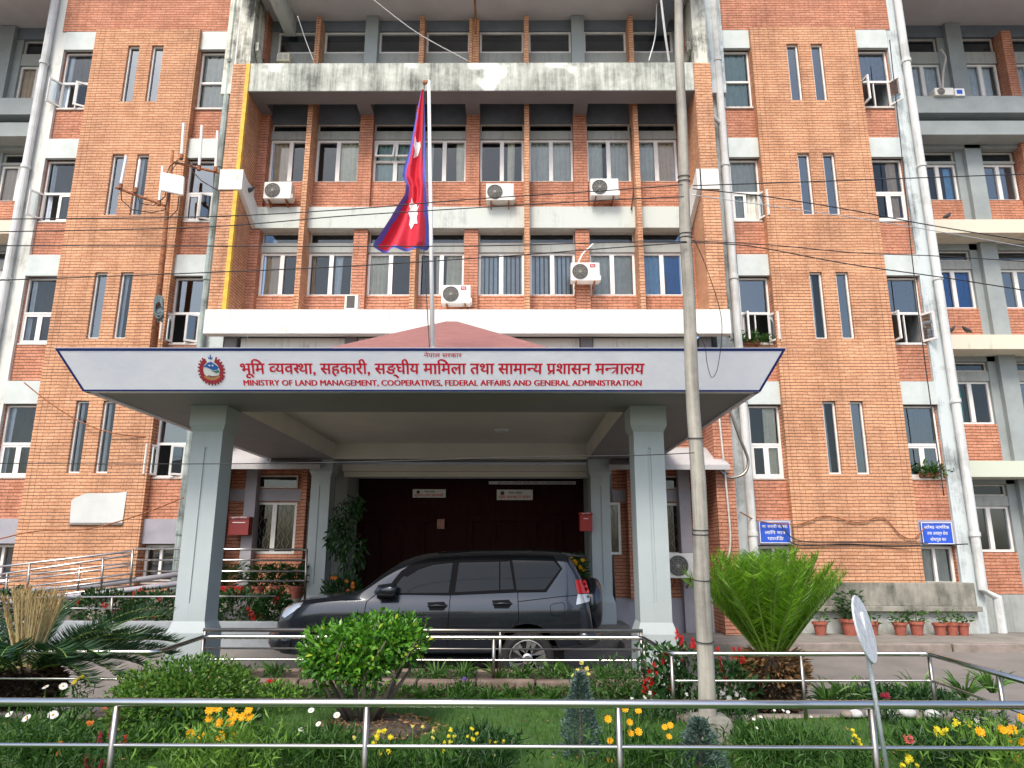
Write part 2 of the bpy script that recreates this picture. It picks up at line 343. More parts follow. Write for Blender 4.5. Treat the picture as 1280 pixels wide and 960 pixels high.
# ------------------------------------------------------------------ text (Devanagari is shaped by hand)
_gc = {}
def glyph(ch):
    if ch not in _gc:
        c = bpy.data.curves.new('t', 'FONT'); c.body = ch; c.size = 1; c.resolution_u = 3
        o = bpy.data.objects.new('t', c); COL.objects.link(o)
        bpy.context.view_layer.update()
        dg = bpy.context.evaluated_depsgraph_get(); me = bpy.data.meshes.new_from_object(o.evaluated_get(dg))
        vs = [(v.co.x, v.co.y) for v in me.vertices]; fs = [tuple(p.vertices) for p in me.polygons]
        bpy.data.objects.remove(o); bpy.data.curves.remove(c); bpy.data.meshes.remove(me)
        _gc[ch] = (vs, fs)
    return _gc[ch]
def half(ch):                                       # half form: the letter without its right-hand stem
    vs, fs = glyph(ch)
    foot = [x for x, y in vs if y < .03 and x > .25]; cut = min(foot) if foot else .4
    bm = bmesh.new(); bv = [bm.verts.new((x, y, 0)) for x, y in vs]
    for f in fs:
        try: bm.faces.new([bv[i] for i in f])
        except ValueError: pass
    bmesh.ops.bisect_plane(bm, geom=bm.verts[:]+bm.edges[:]+bm.faces[:], plane_co=(cut+.005, 0, 0), plane_no=(1, 0, 0), clear_outer=True)
    bm.verts.index_update()
    r = ([(v.co.x, v.co.y) for v in bm.verts], [tuple(v.index for v in f.verts) for f in bm.faces]); bm.free()
    return r, cut
NONSP = 'ूु्ेै'
def deva(seq):
    """seq: list of tokens; 'H?' is a half letter, 'RA' the rakar stroke, 'TRA' the tra conjunct. Returns polys, width"""
    x = 0; out = []; prev = 0; last = 0
    for k, tk in enumerate(seq):
        z = k % 3
        if tk == ' ': x += .28; continue
        if tk[0] == 'H' and len(tk) > 1:
            (vs, fs), w = half(tk[1]); out += [([(a+x, b, z) for a, b in vs], fs)]; prev = x; x += w; continue
        if tk == 'RA':
            out.append(([(prev+.30, .20, z), (prev+.34, .13, z), (prev+.12, -.02, z), (prev+.08, .05, z)], [(0, 1, 2, 3)])); continue
        if tk == 'TRA':
            q = [[(x, .55), (x+.56, .55), (x+.56, .622), (x, .622)], [(x+.36, 0), (x+.44, 0), (x+.44, .55), (x+.36, .55)],
                 [(x+.06, .33), (x+.36, .33), (x+.36, .40), (x+.06, .40)], [(x+.36, .26), (x+.36, .33), (x+.08, .08), (x+.13, .03)]]
            for n, s4 in enumerate(q): out.append(([(a, b, (z+n) % 3) for a, b in s4], [(0, 1, 2, 3)]))
            prev = x; x += .56; continue
        vs, fs = glyph(tk)
        if tk in NONSP: out.append(([(a+x, b, z) for a, b in vs], fs)); continue
        out.append(([(a+x, b, z) for a, b in vs], fs)); prev = x
        x += .259 if tk in 'ािी' else (max(a for a, b in vs) + (.06 if tk in ',.' else 0))
    return out, x
def toks(s):
    r = []; i = 0
    while i < len(s):
        if s[i] == '|': r.append('H'+s[i+1]); i += 2
        elif s[i] == '^': r.append('RA'); i += 1
        elif s[i] == '#': r.append('TRA'); i += 1
        else: r.append(s[i]); i += 1
    return r
def put_deva(mb, text, x0, x1, zb, h, y, m=0, fn=None, bold=.02):
    """writes text between x0 and x1 with its body height h (headline) standing on zb, on the plane y (or mapped by fn(x,z,off))"""
    polys, w = deva(toks(text)); sx = (x1-x0)/w; sz = h/.622
    for pi, (vs, fs) in enumerate(polys):
        for dup_ in range(2):
            o = .0012+vs[0][2]*.0006+dup_*.0018
            pts = [(x0+(a+dup_*bold)*sx, zb+(b+dup_*bold*.6)*sz, o) for a, b, c in vs]
            mb.add([fn(*p) if fn else (p[0], y-p[2], p[1]) for p in pts], fs, m)
def put_latin(mb, text, x0, x1, zb, h, y, m=0, fn=None, bold=.035):
    vs, fs = glyph(text); w0 = min(a for a, b in vs); w1 = max(a for a, b in vs); sx = (x1-x0)/(w1-w0); sz = h/.72
    for d in range(3):
        pts = [(x0+(a-w0+(d-1)*bold)*sx, zb+b*sz, .0012+d*.0008) for a, b in vs]
        mb.add([fn(*p) if fn else (p[0], y-p[2], p[1]) for p in pts], fs, m)

# ================================================================== ground
def sheet(name, x0, x1, y0, y1, zf, mats, nx=40, ny=40, ys=None):
    mb = MB(); xs = np.linspace(x0, x1, nx+1); yy = ys if ys is not None else np.linspace(y0, y1, ny+1)
    v = [(x, y, zf(x, y)) for y in yy for x in xs]; n = nx+1
    mb.add(v, [(j*n+i, j*n+i+1, (j+1)*n+i+1, (j+1)*n+i) for j in range(len(yy)-1) for i in range(nx)])
    return tag(mb.build(name, mats, smooth=True), kind='structure')
def road_z(x, y): return min(max((y-12.0)/2.0, 0), 1)*.11
sheet('ground', -600, 600, -600, 900, lambda x, y: -.06, 'asphalt', 4, 4)
sheet('road', -26, 26, -8, 22, road_z, 'asphalt', 26, 60)
mb = MB(); mb.box(1.95, 26, 13.9, 15.45, 0, .24, 0); pv = mb.build('pavement', ['pave'], bevel=.02); tag(pv, kind='structure')
mb = MB()
for i in range(16): mb.box(1.97+i*1.5, 3.44+i*1.5, 13.74, 13.895, .0, .235+.006*(i % 3), 0)
tag(mb.build('pavement_kerb', ['kerb'], bevel=.02), kind='structure')

# ================================================================== building
X0 = -1.08
B = thing('ministry_building', 'five storey orange brick government building with twin towers and a recessed centre', 'building', (X0, 15.5, .1))
def rel(side, a, b):                                # mirrored pair of X about the building's axis
    return (X0+a, X0+b) if side > 0 else (X0-b, X0-a)
def curtain(parent, x0, x1, z0, z1, y, key, waves=None):
    mb = MB(); n = max(6, int((x1-x0)/.022)); ph = random.random()*6; k = waves or 55
    vs = []
    for j, z in enumerate((z0, (z0+z1)/2, z1)):
        for i in range(n+1):
            x = x0+(x1-x0)*i/n; vs.append((x+.012*math.sin(j+ph+i*.2), y+.022*math.sin(k*x+ph)+.01*math.sin(k*.37*x), z))
    mb.add(vs, [(j*(n+1)+i, j*(n+1)+i+1, (j+1)*(n+1)+i+1, (j+1)*(n+1)+i) for j in range(2) for i in range(n)])
    return mb.build('curtain', ['cur_'+key], parent, smooth=True)
def blinds(parent, x0, x1, z0, z1, y, key='white'):
    mb = MB(); x = x0
    while x < x1-.03:
        mb.add([(x, y, z0), (x+.075, y+.03, z0), (x+.075, y+.03, z1), (x, y, z1)], [(0, 1, 2, 3)]); x += .105
    return mb.build('blind', ['cur_'+key], parent)
def window(x0, x1, z0, z1, y, style='double', cur=(), opened='', fr='frame', name='window', fw=.055, glass='glass', grille=False, mull=.10, parent=None):
    if cur and glass == 'glass': glass = 'glass_clear'
    f = MB(); p = MB(); ya, yb = y-.035, y+.035
    f.box(x0, x0+fw, ya, yb, z0, z1); f.box(x1-fw, x1, ya, yb, z0, z1)
    f.box(x0+fw, x1-fw, ya, yb, z0, z0+fw); f.box(x0+fw, x1-fw, ya, yb, z1-fw, z1)
    def pane(a, b, c, d): p.poly([(a, y+.012, c), (b, y+.012, c), (b, y+.012, d), (a, y+.012, d)])
    xa, xb, za, zb = x0+fw, x1-fw, z0+fw, z1-fw; xm = (x0+x1)/2; leaves_ = []
    if style == 'double':
        f.box(xm-mull/2, xm+mull/2, ya-.008, yb, za, zb); pane(xa, xm-mull/2, za, zb); pane(xm+mull/2, xb, za, zb)
    elif style == 'tower':
        zt = z0+(z1-z0)*.46
        f.box(xa, xb, ya, yb, zt-.025, zt+.03); pane(xa, xb, zt+.03, zb)
        if opened == 'fixed': pane(xa, xb, za, zt-.025)
        else:
            halves = {'L': (xa, xm-.012), 'R': (xm+.012, xb)}
            f.box(xm-.012, xm+.012, ya+.01, yb-.01, za, zt-.025)
            for k, (a, b) in halves.items(): leaves_.append((k, a, b, za+.004, zt-.03, k in opened))
    elif style == 'hatch':                          # two top-hung lights over two fixed panes
        zt = z0+(z1-z0)*.5
        f.box(xa, xb, ya, yb, zt-.03, zt+.03); f.box(xm-mull/2, xm+mull/2, ya-.008, yb, za, zt-.03)
        f.box(xm-.02, xm+.02, ya-.008, yb, zt+.03, zb)
        pane(xa, xm-mull/2, za, zt-.03); pane(xm+mull/2, xb, za, zt-.03)
        leaves_ += [('T', xa, xm-.02, zt+.035, zb-.004, True), ('T', xm+.02, xb, zt+.035, zb-.004, True)]
    else: pane(xa, xb, za, zb)
    w = f.build(name, [fr], parent or B)
    if p.f: p.build('pane', [glass], w)
    for k, a, b, c, d, op in leaves_:
        q = MB(); t = .045; yy = y-.01
        q.box(a, a+t, yy-.018, yy+.018, c, d); q.box(b-t, b, yy-.018, yy+.018, c, d); q.box(a+t, b-t, yy-.018, yy+.018, c, c+t); q.box(a+t, b-t, yy-.018, yy+.018, d-t, d)
        q.poly([(a+t, yy, c+t), (b-t, yy, c+t), (b-t, yy, d-t), (a+t, yy, d-t)], 1)
        if op:
            if k == 'T': ax = Vector((0, yy-.02, d)); R = Matrix.Rotation(R_(-20), 3, 'X')
            else:
                ang = ((122 if k == 'L' else 30) if x0 < X0 else (120 if k == 'R' else 84)); ax = Vector((a if k == 'L' else b, yy-.02, 0)); R = Matrix.Rotation(R_(-ang if k == 'L' else ang), 3, 'Z')
            q.v = [tuple(R @ (Vector(v)-ax) + ax) for v in q.v]
        q.build('casement', [fr, glass], w)
    for (a, b, key) in cur:
        ca, cb = x0+fw+(x1-x0-2*fw)*a, x0+fw+(x1-x0-2*fw)*b
        if key.startswith('blind'): blinds(w, ca, cb, z0+.05, z1-.03, y+.06)
        else: curtain(w, ca, cb, z0+.03, z1-.02, y+.06, key)
    if grille:
        g = MB(); s = .105; yy = y-.045
        n = int((x1-x0-2*fw)/s)
        for i in range(n+1):
            bx = xa+s*(i+.4)
            if abs(bx-xm) < .07 or bx > xb-.02: continue
            k = 16; pts = [(bx+.034*math.sin(j*math.pi/2+(i % 2)*math.pi), yy, za+(zb-za)*j/k) for j in range(k+1)]
            g.tube(pts, .0042, 4)
        g.build('security_grille', ['ac_guard'], w)
    return w

# ---- towers
LT = lambda k: 14.85-3.077*k                        # top of each white lintel
SLT = lambda k: 14.36-3.075*k
bump = MB(); stack = MB(); rec = MB(); lint = MB(True); rooms = MB(); trim = MB(True)
open_spec = {  # side, storey, inner/outer -> open casements
    (-1, 0, 'o'): 'LR', (-1, 1, 'o'): 'L', (-1, 2, 'o'): '', (-1, 3, 'o'): '', (-1, 0, 'i'): 'fixed', (-1, 1, 'i'): 'R', (-1, 2, 'i'): 'LR', (-1, 3, 'i'): 'LR',
    (1, 0, 'i'): 'fixed', (1, 1, 'i'): 'R', (1, 2, 'i'): 'LR', (1, 3, 'i'): '', (1, 0, 'o'): 'LR', (1, 1, 'o'): '', (1, 2, 'o'): 'LR', (1, 3, 'o'): 'T'}
for s in (-1, 1):
    for q_ in (bump, stack, rec, rooms): q_.cur += 1
    xa, xb = rel(s, 7.0, 9.66); xm = (xa+xb)/2
    slits = []
    for k in range(4):
        for q in (-1, 1):
            a, b = sorted((xm+q*.16, xm+q*.45)); slits.append((a, b, SLT(k)-1.62, SLT(k)))
    zb = 1.25 if s > 0 else .25
    bump.wall(xa+.27, xb-.27, zb, 14.852, 15.5, slits, .16)
    stack.wall(xa, xa+.27, zb, 14.852, 15.5, [], .2); stack.cur += 1; stack.wall(xb-.27, xb, zb, 14.852, 15.5, [], .2)
    for xx, o in ((xa, -1), (xb, 1)):               # returns of the projecting bay
        q = [(xx, 15.5, zb), (xx, 15.75, zb), (xx, 15.75, 14.852), (xx, 15.5, 14.852)]
        bump.poly(q if o > 0 else q[::-1])
    ta, tb = rel(s, 6.22, 10.6)
    rec.wall(ta, tb, 14.852, 18.2, 15.60, [], .2); rec.poly([(ta, 15.60, 14.852), (tb, 15.60, 14.852), (tb, 15.8, 14.852), (ta, 15.8, 14.852)])
    bump.poly([(xa, 15.5, 14.852), (xb, 15.5, 14.852), (xb, 15.62, 14.852), (xa, 15.62, 14.852)])
    for a, b, c, d in slits:
        window(a+.004, b-.004, c+.004, d-.004, 15.60, 'single', fr='frame', name='slit_window', fw=.035, cur=((.0, .35, 'white'),) if random.random() < .15 else ())
    for which, (p, q) in (('i', (6.26, 7.0)), ('o', (9.66, 10.50))):
        wa, wb = rel(s, p, q)
        holes = []
        for k in range(5):
            lt = LT(k); holes.append((wa+.001, wb-.001, (lt-2.19) if k < 4 else lt-1.36, lt-.53))
            lint.box(wa+.003, wb-.003, 15.605, 15.74, lt-.53, lt-.003, 1 if k == 4 else 0)
            op = open_spec.get((s, k, which), '')
            if k < 4:
                c = ((0, .16, 'white'),) if (s, which) == (-1, 'o') else ()
                if (s, k, which) in ((-1, 0, 'i'), (1, 1, 'i')): c = ((.0, 1, 'grey'),)
                if (s, k, which) == (1, 1, 'o'): c = ((.62, .9, 'beige'),)
                if (s, k, which) == (1, 3, 'i'): c = ((.55, .95, 'cream'),)
                if (s, k, which) == (1, 0, 'i'): c = ((0, 1, 'teal'),)
                window(wa+.02, wb-.02, lt-2.17, lt-.55, 15.775, 'tower', fw=.04, cur=c, opened='' if op == 'T' else op)
            else:
                window(wa+.02, wb-.02, lt-1.34, lt-.55, 15.83, 'double', mull=.06, cur=((0, 1, 'grey'),) if (s, which) == (1, 'o') else ())
        zz = 1.25 if s > 0 else .25
        hl = [(h[0]+.02, h[1]-.02, h[2]+.02, h[3]) for h in holes]
        rec.cur += 1; rec.wall(wa, wb, zz, 14.85, 15.70, [(wa+.02, wb-.02, h[2], h[3]) for h in hl], .2)
        trim.box(wa+.02, wb-.02, 15.66, 15.80, holes[0][2]-.03, holes[0][2]+.018)
        for h in holes[1:]: trim.box(wa+.02, wb-.02, 15.685, 15.80, h[2]-.012, h[2]+.018)
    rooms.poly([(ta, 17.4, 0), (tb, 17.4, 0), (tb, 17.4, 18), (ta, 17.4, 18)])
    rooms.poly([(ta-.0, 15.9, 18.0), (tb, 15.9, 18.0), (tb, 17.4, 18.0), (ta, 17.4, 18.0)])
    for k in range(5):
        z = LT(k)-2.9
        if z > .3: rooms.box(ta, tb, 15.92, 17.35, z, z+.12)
bump.split('brick_tower_wall', ['brick'], B); stack.split('brick_tower_edge', ['brick_stack'], B)
rec.split('brick_recess_wall', ['brick_red'], B); trim.split('window_sill', ['frame_old'], B)
lint.split('lintel_panel', ['white_lintel', 'mauve'], B)
# concrete plinth under the right-hand tower
pa, pb = rel(1, 6.26, 10.62)
pl = MB(); pl.box(pa+.45, pb, 15.40, 15.80, .78, 1.249, 0); pl.box(pa+.45, pb+.04, 15.30, 15.80, .68, .78, 0); pl.box(pa+.45, pb, 15.42, 15.80, .0, .68, 1)
pl.build('concrete_plinth', ['plinth', 'plinth_light'], B, bevel=.012)

# ---- piers beside the towers and their drainpipes
pier = MB(True)
for s in (-1, 1):
    a, b = rel(s, 10.50, 10.93); pier.box(a, b, 15.62, 17.3, 0, 18, 0 if s < 0 else 1)
    a, b = rel(s, 5.67, 6.26); pier.box(a, b, 15.62, 17.0, 0, 12.9, 1); pier.box(a, b, 15.42, 17.0, 12.9, 18.0, 2 if s < 0 else 1)
pier.split('rendered_pier', ['white_plaster', 'pier_blue', 'pier_stain'], B)
def pipe(rx, y, z0, z1, r, m, kink=None):
    mb = MB(); x = X0+rx
    pts = [(x, y, z1)]
    if kink: pts += [(x, y, kink[0]+.15), (x+kink[1], y-.02, kink[0]), (x+kink[1], y-.02, z0)]
    else: pts += [(x, y, z0)]
    mb.tube(pts, r, 12)
    z = z1-1.3; 
    while z > z0+.4:
        xx = x+(kink[1] if kink and z < kink[0] else 0)
        mb.tube([(xx, y-.0, z), (xx, y-.0, z+.09)], r*1.22, 12); z -= 2.9
    return mb.build('drainpipe', [m], B, smooth=False)
pipe(-10.86, 15.51, .3, 18, .09, 'pipe_white'); pipe(10.84, 15.50, .25, 18, .092, 'pipe_white', kink=(.95, .26))
pipe(-6.13, 15.50, .3, 18, .085, 'pipe_green'); pipe(6.10, 15.45, .3, 18, .09, 'pipe_white')
mb = MB(); mb.tube([(X0+6.1, 15.45, 12.0), (X0+5.72, 15.3, 12.3)], .05, 8); mb.build('drainpipe', ['pipe_white'], B)
mb = MB(); mb.tube([(X0-5.93, 15.40, 13), (X0-5.93, 15.40, 18)], .06, 8); mb.build('drainpipe', ['pipe_white'], B)

# ---- frame round the recessed centre
FY = 14.65
fr_ = MB(True); ylw = MB(True); wb_ = MB(True)
for s in (-1, 1):
    a, b = rel(s, 5.27, 5.67)
    for z0, z1 in ((6.99, 9.86), (10.36, 13.16)):
        fr_.box(a, b, FY+.012, 15.99, z0, z1)
        if s < 0: ylw.box(b-.085, b+.004, FY, FY+.10, z0, z1)
    wb_.box(a-.03, b+.004, FY-.02, 15.7, 9.86, 10.36)
fr_.split('brick_frame_pier', ['brick'], B); ylw.split('painted_corner', ['yellow'], B)
ca, cb = X0-5.27, X0+5.27
# diagonal returns of the white band
for s in (-1, 1):
    x = X0+s*5.27; y0, y1 = FY-.02, 15.62; x2 = x-s*.02
    v = [(x, y0, 9.86), (x2, y1, 9.35), (x2, y1, 9.90), (x, y0, 10.36)]
    w = [(x-s*.10, y0, 9.86), (x2-s*.10, y1, 9.35), (x2-s*.10, y1, 9.90), (x-s*.10, y0, 10.36)]
    wb_.add(v+w, [(0, 1, 2, 3), (4, 7, 6, 5), (0, 4, 5, 1), (3, 2, 6, 7), (0, 3, 7, 4), (1, 5, 6, 2)])
wb_.box(X0-5.70, X0+5.70, FY-.02, FY+.22, 6.44, 6.985); wb_.box(X0-5.70, X0+5.70, FY+.22, 15.9, 6.80, 6.985)
wb_.split('white_floor_band', ['white_band'], B)
fa = MB(); fa.box(ca+.002, cb-.002, FY+.03, FY+.53, 12.436, 13.19); fa.build('stained_balcony_fascia', ['stained_fascia'], B, bevel=.01)
FINS = [-3.96, -1.32, 1.32, 3.96]; PIERS = [-2.64, 0, 2.64]
sof = MB(); sof.box(ca+.002, cb-.002, FY+.04, FY+.53, 12.425, 12.434, 1); sof.box(ca, cb, FY+.53, 16.4, 12.95, 13.1, 0)
for p in PIERS+[-5.17, 5.17]: sof.box(X0+p-.17, X0+p+.17, FY+.53, 15.64, 12.43, 12.95, 1)
sof.box(ca, cb, 15.80, 16.2, 12.30, 12.95, 0)
sof.build('balcony_soffit', ['slate', 'dark_soffit'], B)
pie = MB(True); fin = MB(True); spn = MB(True); pan = MB(True); bnd = MB(True)
for p in PIERS: pie.box(X0+p-.165, X0+p+.165, 15.63, 16.0, 9.90, 12.43); pie.box(X0+p-.165, X0+p+.165, 15.63, 16.0, 6.986, 9.35)
for s in (-1, 1):
    a, b = rel(s, 5.05, 5.27); pie.box(a, b, 15.60, 16.0, 9.90, 12.43); pie.box(a, b, 15.60, 16.0, 6.986, 9.35)
for p in FINS: fin.box(X0+p-.06, X0+p+.06, 15.30, 16.0, 6.987, 12.9)
pie.split('brick_pier', ['brick_red'], B); fin.split('brick_fin', ['brick'], B)
edges = sorted([(p-.165, p+.165) for p in PIERS]+[(p-.06, p+.06) for p in FINS]+[(-5.27, -5.05), (5.05, 5.27)])
bays = [(X0+edges[i][1], X0+edges[i+1][0]) for i in range(len(edges)-1)]
cur_up = [((0, .46, 'beige'),), ((.52, 1, 'cream'),), ((.05, 1, 'teal'),), ((.0, .2, 'grey'), (.8, 1, 'cream')), ((.65, .82, 'cream'),), ((0, 1, 'grey'),), ((0, .35, 'grey'), (.55, 1, 'grey')), ((.0, .45, 'grey'), (.55, 1, 'beige'))]
cur_lo = [((.02, .44, 'beige'),), ((0, .1, 'beige'), (.6, .75, 'white')), ((0, .42, 'cream'), ), ((.36, .5, 'cream'), (.62, 1, 'cream')), ((0, 1, 'blind'),), ((0, 1, 'blind'),), ((0, 1, 'grey'),), ((0, .62, 'pale_blue'), (.62, 1, 'blue'))]
for i, (a, b) in enumerate(bays):
    spn.box(a, b, 15.75, 16.0, 9.90, 10.67); spn.box(a, b, 15.75, 16.0, 6.986, 7.72)
    pan.box(a, b, 15.79, 16.0, 11.86, 12.08); pan.box(a, b, 15.79, 16.0, 8.83, 9.06)
    window(a+.004, b-.004, 10.674, 11.855, 15.875, 'hatch' if i == 2 else 'double', cur=cur_up[i])
    window(a+.004, b-.004, 7.724, 8.825, 15.875, 'double', cur=cur_lo[i])
    window(a+.004, b-.004, 12.084, 12.30, 15.875, 'single', fr='frame_old', name='ventilator', fw=.03, glass='glass_dark')
    window(a+.004, b-.004, 9.064, 9.346, 15.875, 'single', fr='frame_old', name='ventilator', fw=.03, glass='glass_dark')
be = [ca]+sum([[X0+p-.06, X0+p+.06] for p in FINS], [])+[cb]
for i in range(0, len(be), 2): bnd.box(be[i]+(.11 if i == 0 else 0), be[i+1]-(.11 if i == len(be)-2 else 0), 15.55, 15.95, 9.352, 9.898)
spn.split('brick_spandrel', ['brick_red'], B); pan.split('grey_panel', ['panel_grey'], B); bnd.split('storey_band', ['band_grey'], B)
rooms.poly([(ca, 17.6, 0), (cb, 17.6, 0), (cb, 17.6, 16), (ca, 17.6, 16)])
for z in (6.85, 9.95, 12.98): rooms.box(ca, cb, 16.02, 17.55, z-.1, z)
# ---- top floor and roof overhang
tf = MB(True); tb_ = MB(); tp = MB(True)
tb_.box(ca-.4, cb+.4, 15.79, 16.2, 15.0, 15.30)
for p in (-2.64, 2.64): tp.box(X0+p-.16, X0+p+.16, 15.60, 15.95, 12.9, 15.30)
for p in (-1.32, 1.32, -3.96, 3.96): tf.box(X0+p-.06, X0+p+.06, 15.42, 15.95, 12.9, 15.15)
tf.box(X0-.05, X0+.12, 15.55, 15.95, 12.9, 15.15); tf.box(X0-.13, X0-.05, 15.50, 15.95, 12.9, 15.15)
tops = [-5.1, -4.02, -3.90, -2.80, -2.48, -1.38, -1.26, -.13, .12, 1.26, 1.38, 2.48, 2.80, 3.9, 4.02, 5.1]
tpn = MB(True)
for i in range(0, 16, 2):
    a, b = X0+tops[i], X0+tops[i+1]
    tpn.box(a, b, 15.82, 15.95, 13.4, 14.36)
    window(a+.004, b-.004, 14.364, 14.995, 15.875, 'single', name='top_window', fw=.05, glass='glass')
tpn.box(ca-.3, X0-5.1, 15.82, 15.95, 13.0, 15.0); tpn.box(X0+5.1, cb+.3, 15.82, 15.95, 13.0, 15.0)
tb_.build('slate_beam', ['slate'], B); tp.split('grey_column', ['grey_paint'], B); tf.split('brick_fin', ['brick'], B); tpn.split('grey_panel', ['panel_grey'], B)
ov = MB(); ov.box(ca-.45, cb+.45, 14.0, 17.6, 15.32, 15.6, 0)
ov.box(ca+.36, ca+.62, 13.6, 15.79, 14.85, 15.316, 1); ov.box(cb-.62, cb-.36, 13.6, 15.79, 14.85, 15.316, 2)
ov.build('roof_overhang', ['soffit', 'band_grey', 'slate'], B)
sw = MB(True)
for s in (-1, 1):                                   # brick side walls of the towers above the balcony
    a, b = rel(s, 5.27, 5.66); sw.box(a, b, 15.44 if s > 0 else 15.44, 17, 13.17, 15.31)
    xx = X0+s*5.27
    sw.box(*sorted((xx-s*.003, xx+s*.04)), FY+.9, 15.44, 13.17, 13.9)
sw.split('brick_side_wall', ['brick_red'], B)
di = MB(True)
for s in (-1, 1):
    x = X0+s*5.30; di.add([(x, 14.9, 13.95), (x, 15.9, 13.17), (x, 15.9, 12.95), (x, 14.9, 13.72), (x-s*.09, 14.9, 13.95), (x-s*.09, 15.9, 13.17), (x-s*.09, 15.9, 12.95), (x-s*.09, 14.9, 13.72)],
                          [(0, 1, 2, 3), (4, 7, 6, 5), (0, 4, 5, 1), (3, 2, 6, 7), (0, 3, 7, 4), (1, 5, 6, 2)])
    di.box(*sorted((x+s*.02, x+s*.36)), 14.75, 15.43, 13.17, 18)
di.split('rendered_pier', ['pier_stain'], B)

# ---- wings at both sides
WY = 17.1
wbk = MB(True); wgr = MB(True); wsl = MB(True); wpn = MB(True); wb1 = MB(True); wb2 = MB(True); wb3 = MB(True); wsf = MB(True)
rowz = [(13.99, 15.03, 15.40, 15.85), (10.88, 11.95, 12.02, 12.30), (7.88, 8.95, 9.19, 9.46), (4.91, 5.99, 6.24, 6.48), (1.88, 2.94, 3.18, 3.45)]
for s in (-1, 1):
    L = lambda a, b: rel(s, a, b)
    cols = [(11.80, 12.78), (13.43, 14.36), (14.70, 15.65)]
    a, b = L(10.7, 11.80); wbk.box(a, b, WY-.05, WY+.3, .9, 15.85)
    for p, q in ((14.40, 14.66),): a, b = L(p, q); wbk.box(a, b, WY-.24, WY+.3, 10.3, 15.85); wbk.box(a, b, WY-.05, WY+.3, .9, 10.3)
    a, b = L(12.98, 13.40); wgr.box(a, b, WY-.12, WY+.3, .25, 16.2)
    a, b = L(12.78, 12.98); wgr.box(a, b, WY+.02, WY+.3, .25, 15.85)
    for ci, (p, q) in enumerate(cols):
        a, b = L(p, q)
        for r, (zs, zt, zp, zv) in enumerate(rowz):
            keys = {(1, 0, 0): ((0, 1, 'white'),), (1, 0, 1): ((0, .9, 'white'),), (1, 0, 2): ((0, 1, 'white'),), (1, 1, 0): ((.72, .95, 'pale_blue'),), (1, 2, 0): ((0, 1, 'blue'),), (1, 3, 0): ((0, .3, 'green'),),
                    (-1, 0, 0): ((.0, .45, 'beige'),), (-1, 1, 0): ((0, .5, 'beige'),), (-1, 0, 1): ((0, .5, 'beige'),)}.get((s, r, ci), ())
            window(a+.004, b-.004, zs, zt, WY+.13, 'double', cur=keys)
            wpn.box(a, b, WY+.04, WY+.3, zt+.004, zp)
            window(a+.004, b-.004, zp+.004, zv, WY+.13, 'single', fr='frame_old', name='ventilator', fw=.035, glass='glass_dark')
            zb = [13.1, 10.0, 6.98, 3.93, .93][r]
            wbk.box(a, b, WY, WY+.3, zb, zs-.004)
    a, b = L(10.78, 17.5)
    wsl.box(a, b, WY+.0, WY+.3, 15.854, 16.22); 
    wb1.box(a, b, 16.45, WY-.13, 13.03, 13.52); wb1.box(a, b, 16.50, WY-.13, 12.42, 12.82); wb1.box(a, b, 16.9, WY-.13, 12.82, 13.03); wb1.box(a, b, WY-.12, WY+.3, 12.32, 13.1)
    wb2.box(a, b, 16.45, WY+.3, 9.64, 10.0); wb2.box(a, b, 16.45, WY+.3, 6.62, 6.98)
    wb3.box(a, b, 16.45, WY+.3, 3.56, 3.93)
    wb1.box(a, b, WY+.02, WY+.3, 9.47, 9.64); wb1.box(a, b, WY+.02, WY+.3, 6.49, 6.62); wb1.box(a, b, WY+.02, WY+.3, 3.46, 3.56)
    wsf.box(a, b, 14.2, 18.6, 16.225, 16.5)
    wpn.box(a, b, WY-.06, WY+.3, .1, .926)
    rooms.poly([(a, 18.6, 0), (b, 18.6, 0), (b, 18.6, 16.2), (a, 18.6, 16.2)])
wbk.split('brick_wing_wall', ['brick_red'], B); wgr.split('grey_column', ['grey_paint'], B); wsl.split('slate_beam', ['slate'], B); wpn.split('grey_panel', ['panel_grey'], B)
wb1.split('grey_storey_band', ['grey_paint'], B); wb2.split('cream_storey_band', ['cream_band'], B); wb3.split('pale_green_storey_band', ['green_band'], B); wsf.split('roof_overhang', ['soffit'], B)

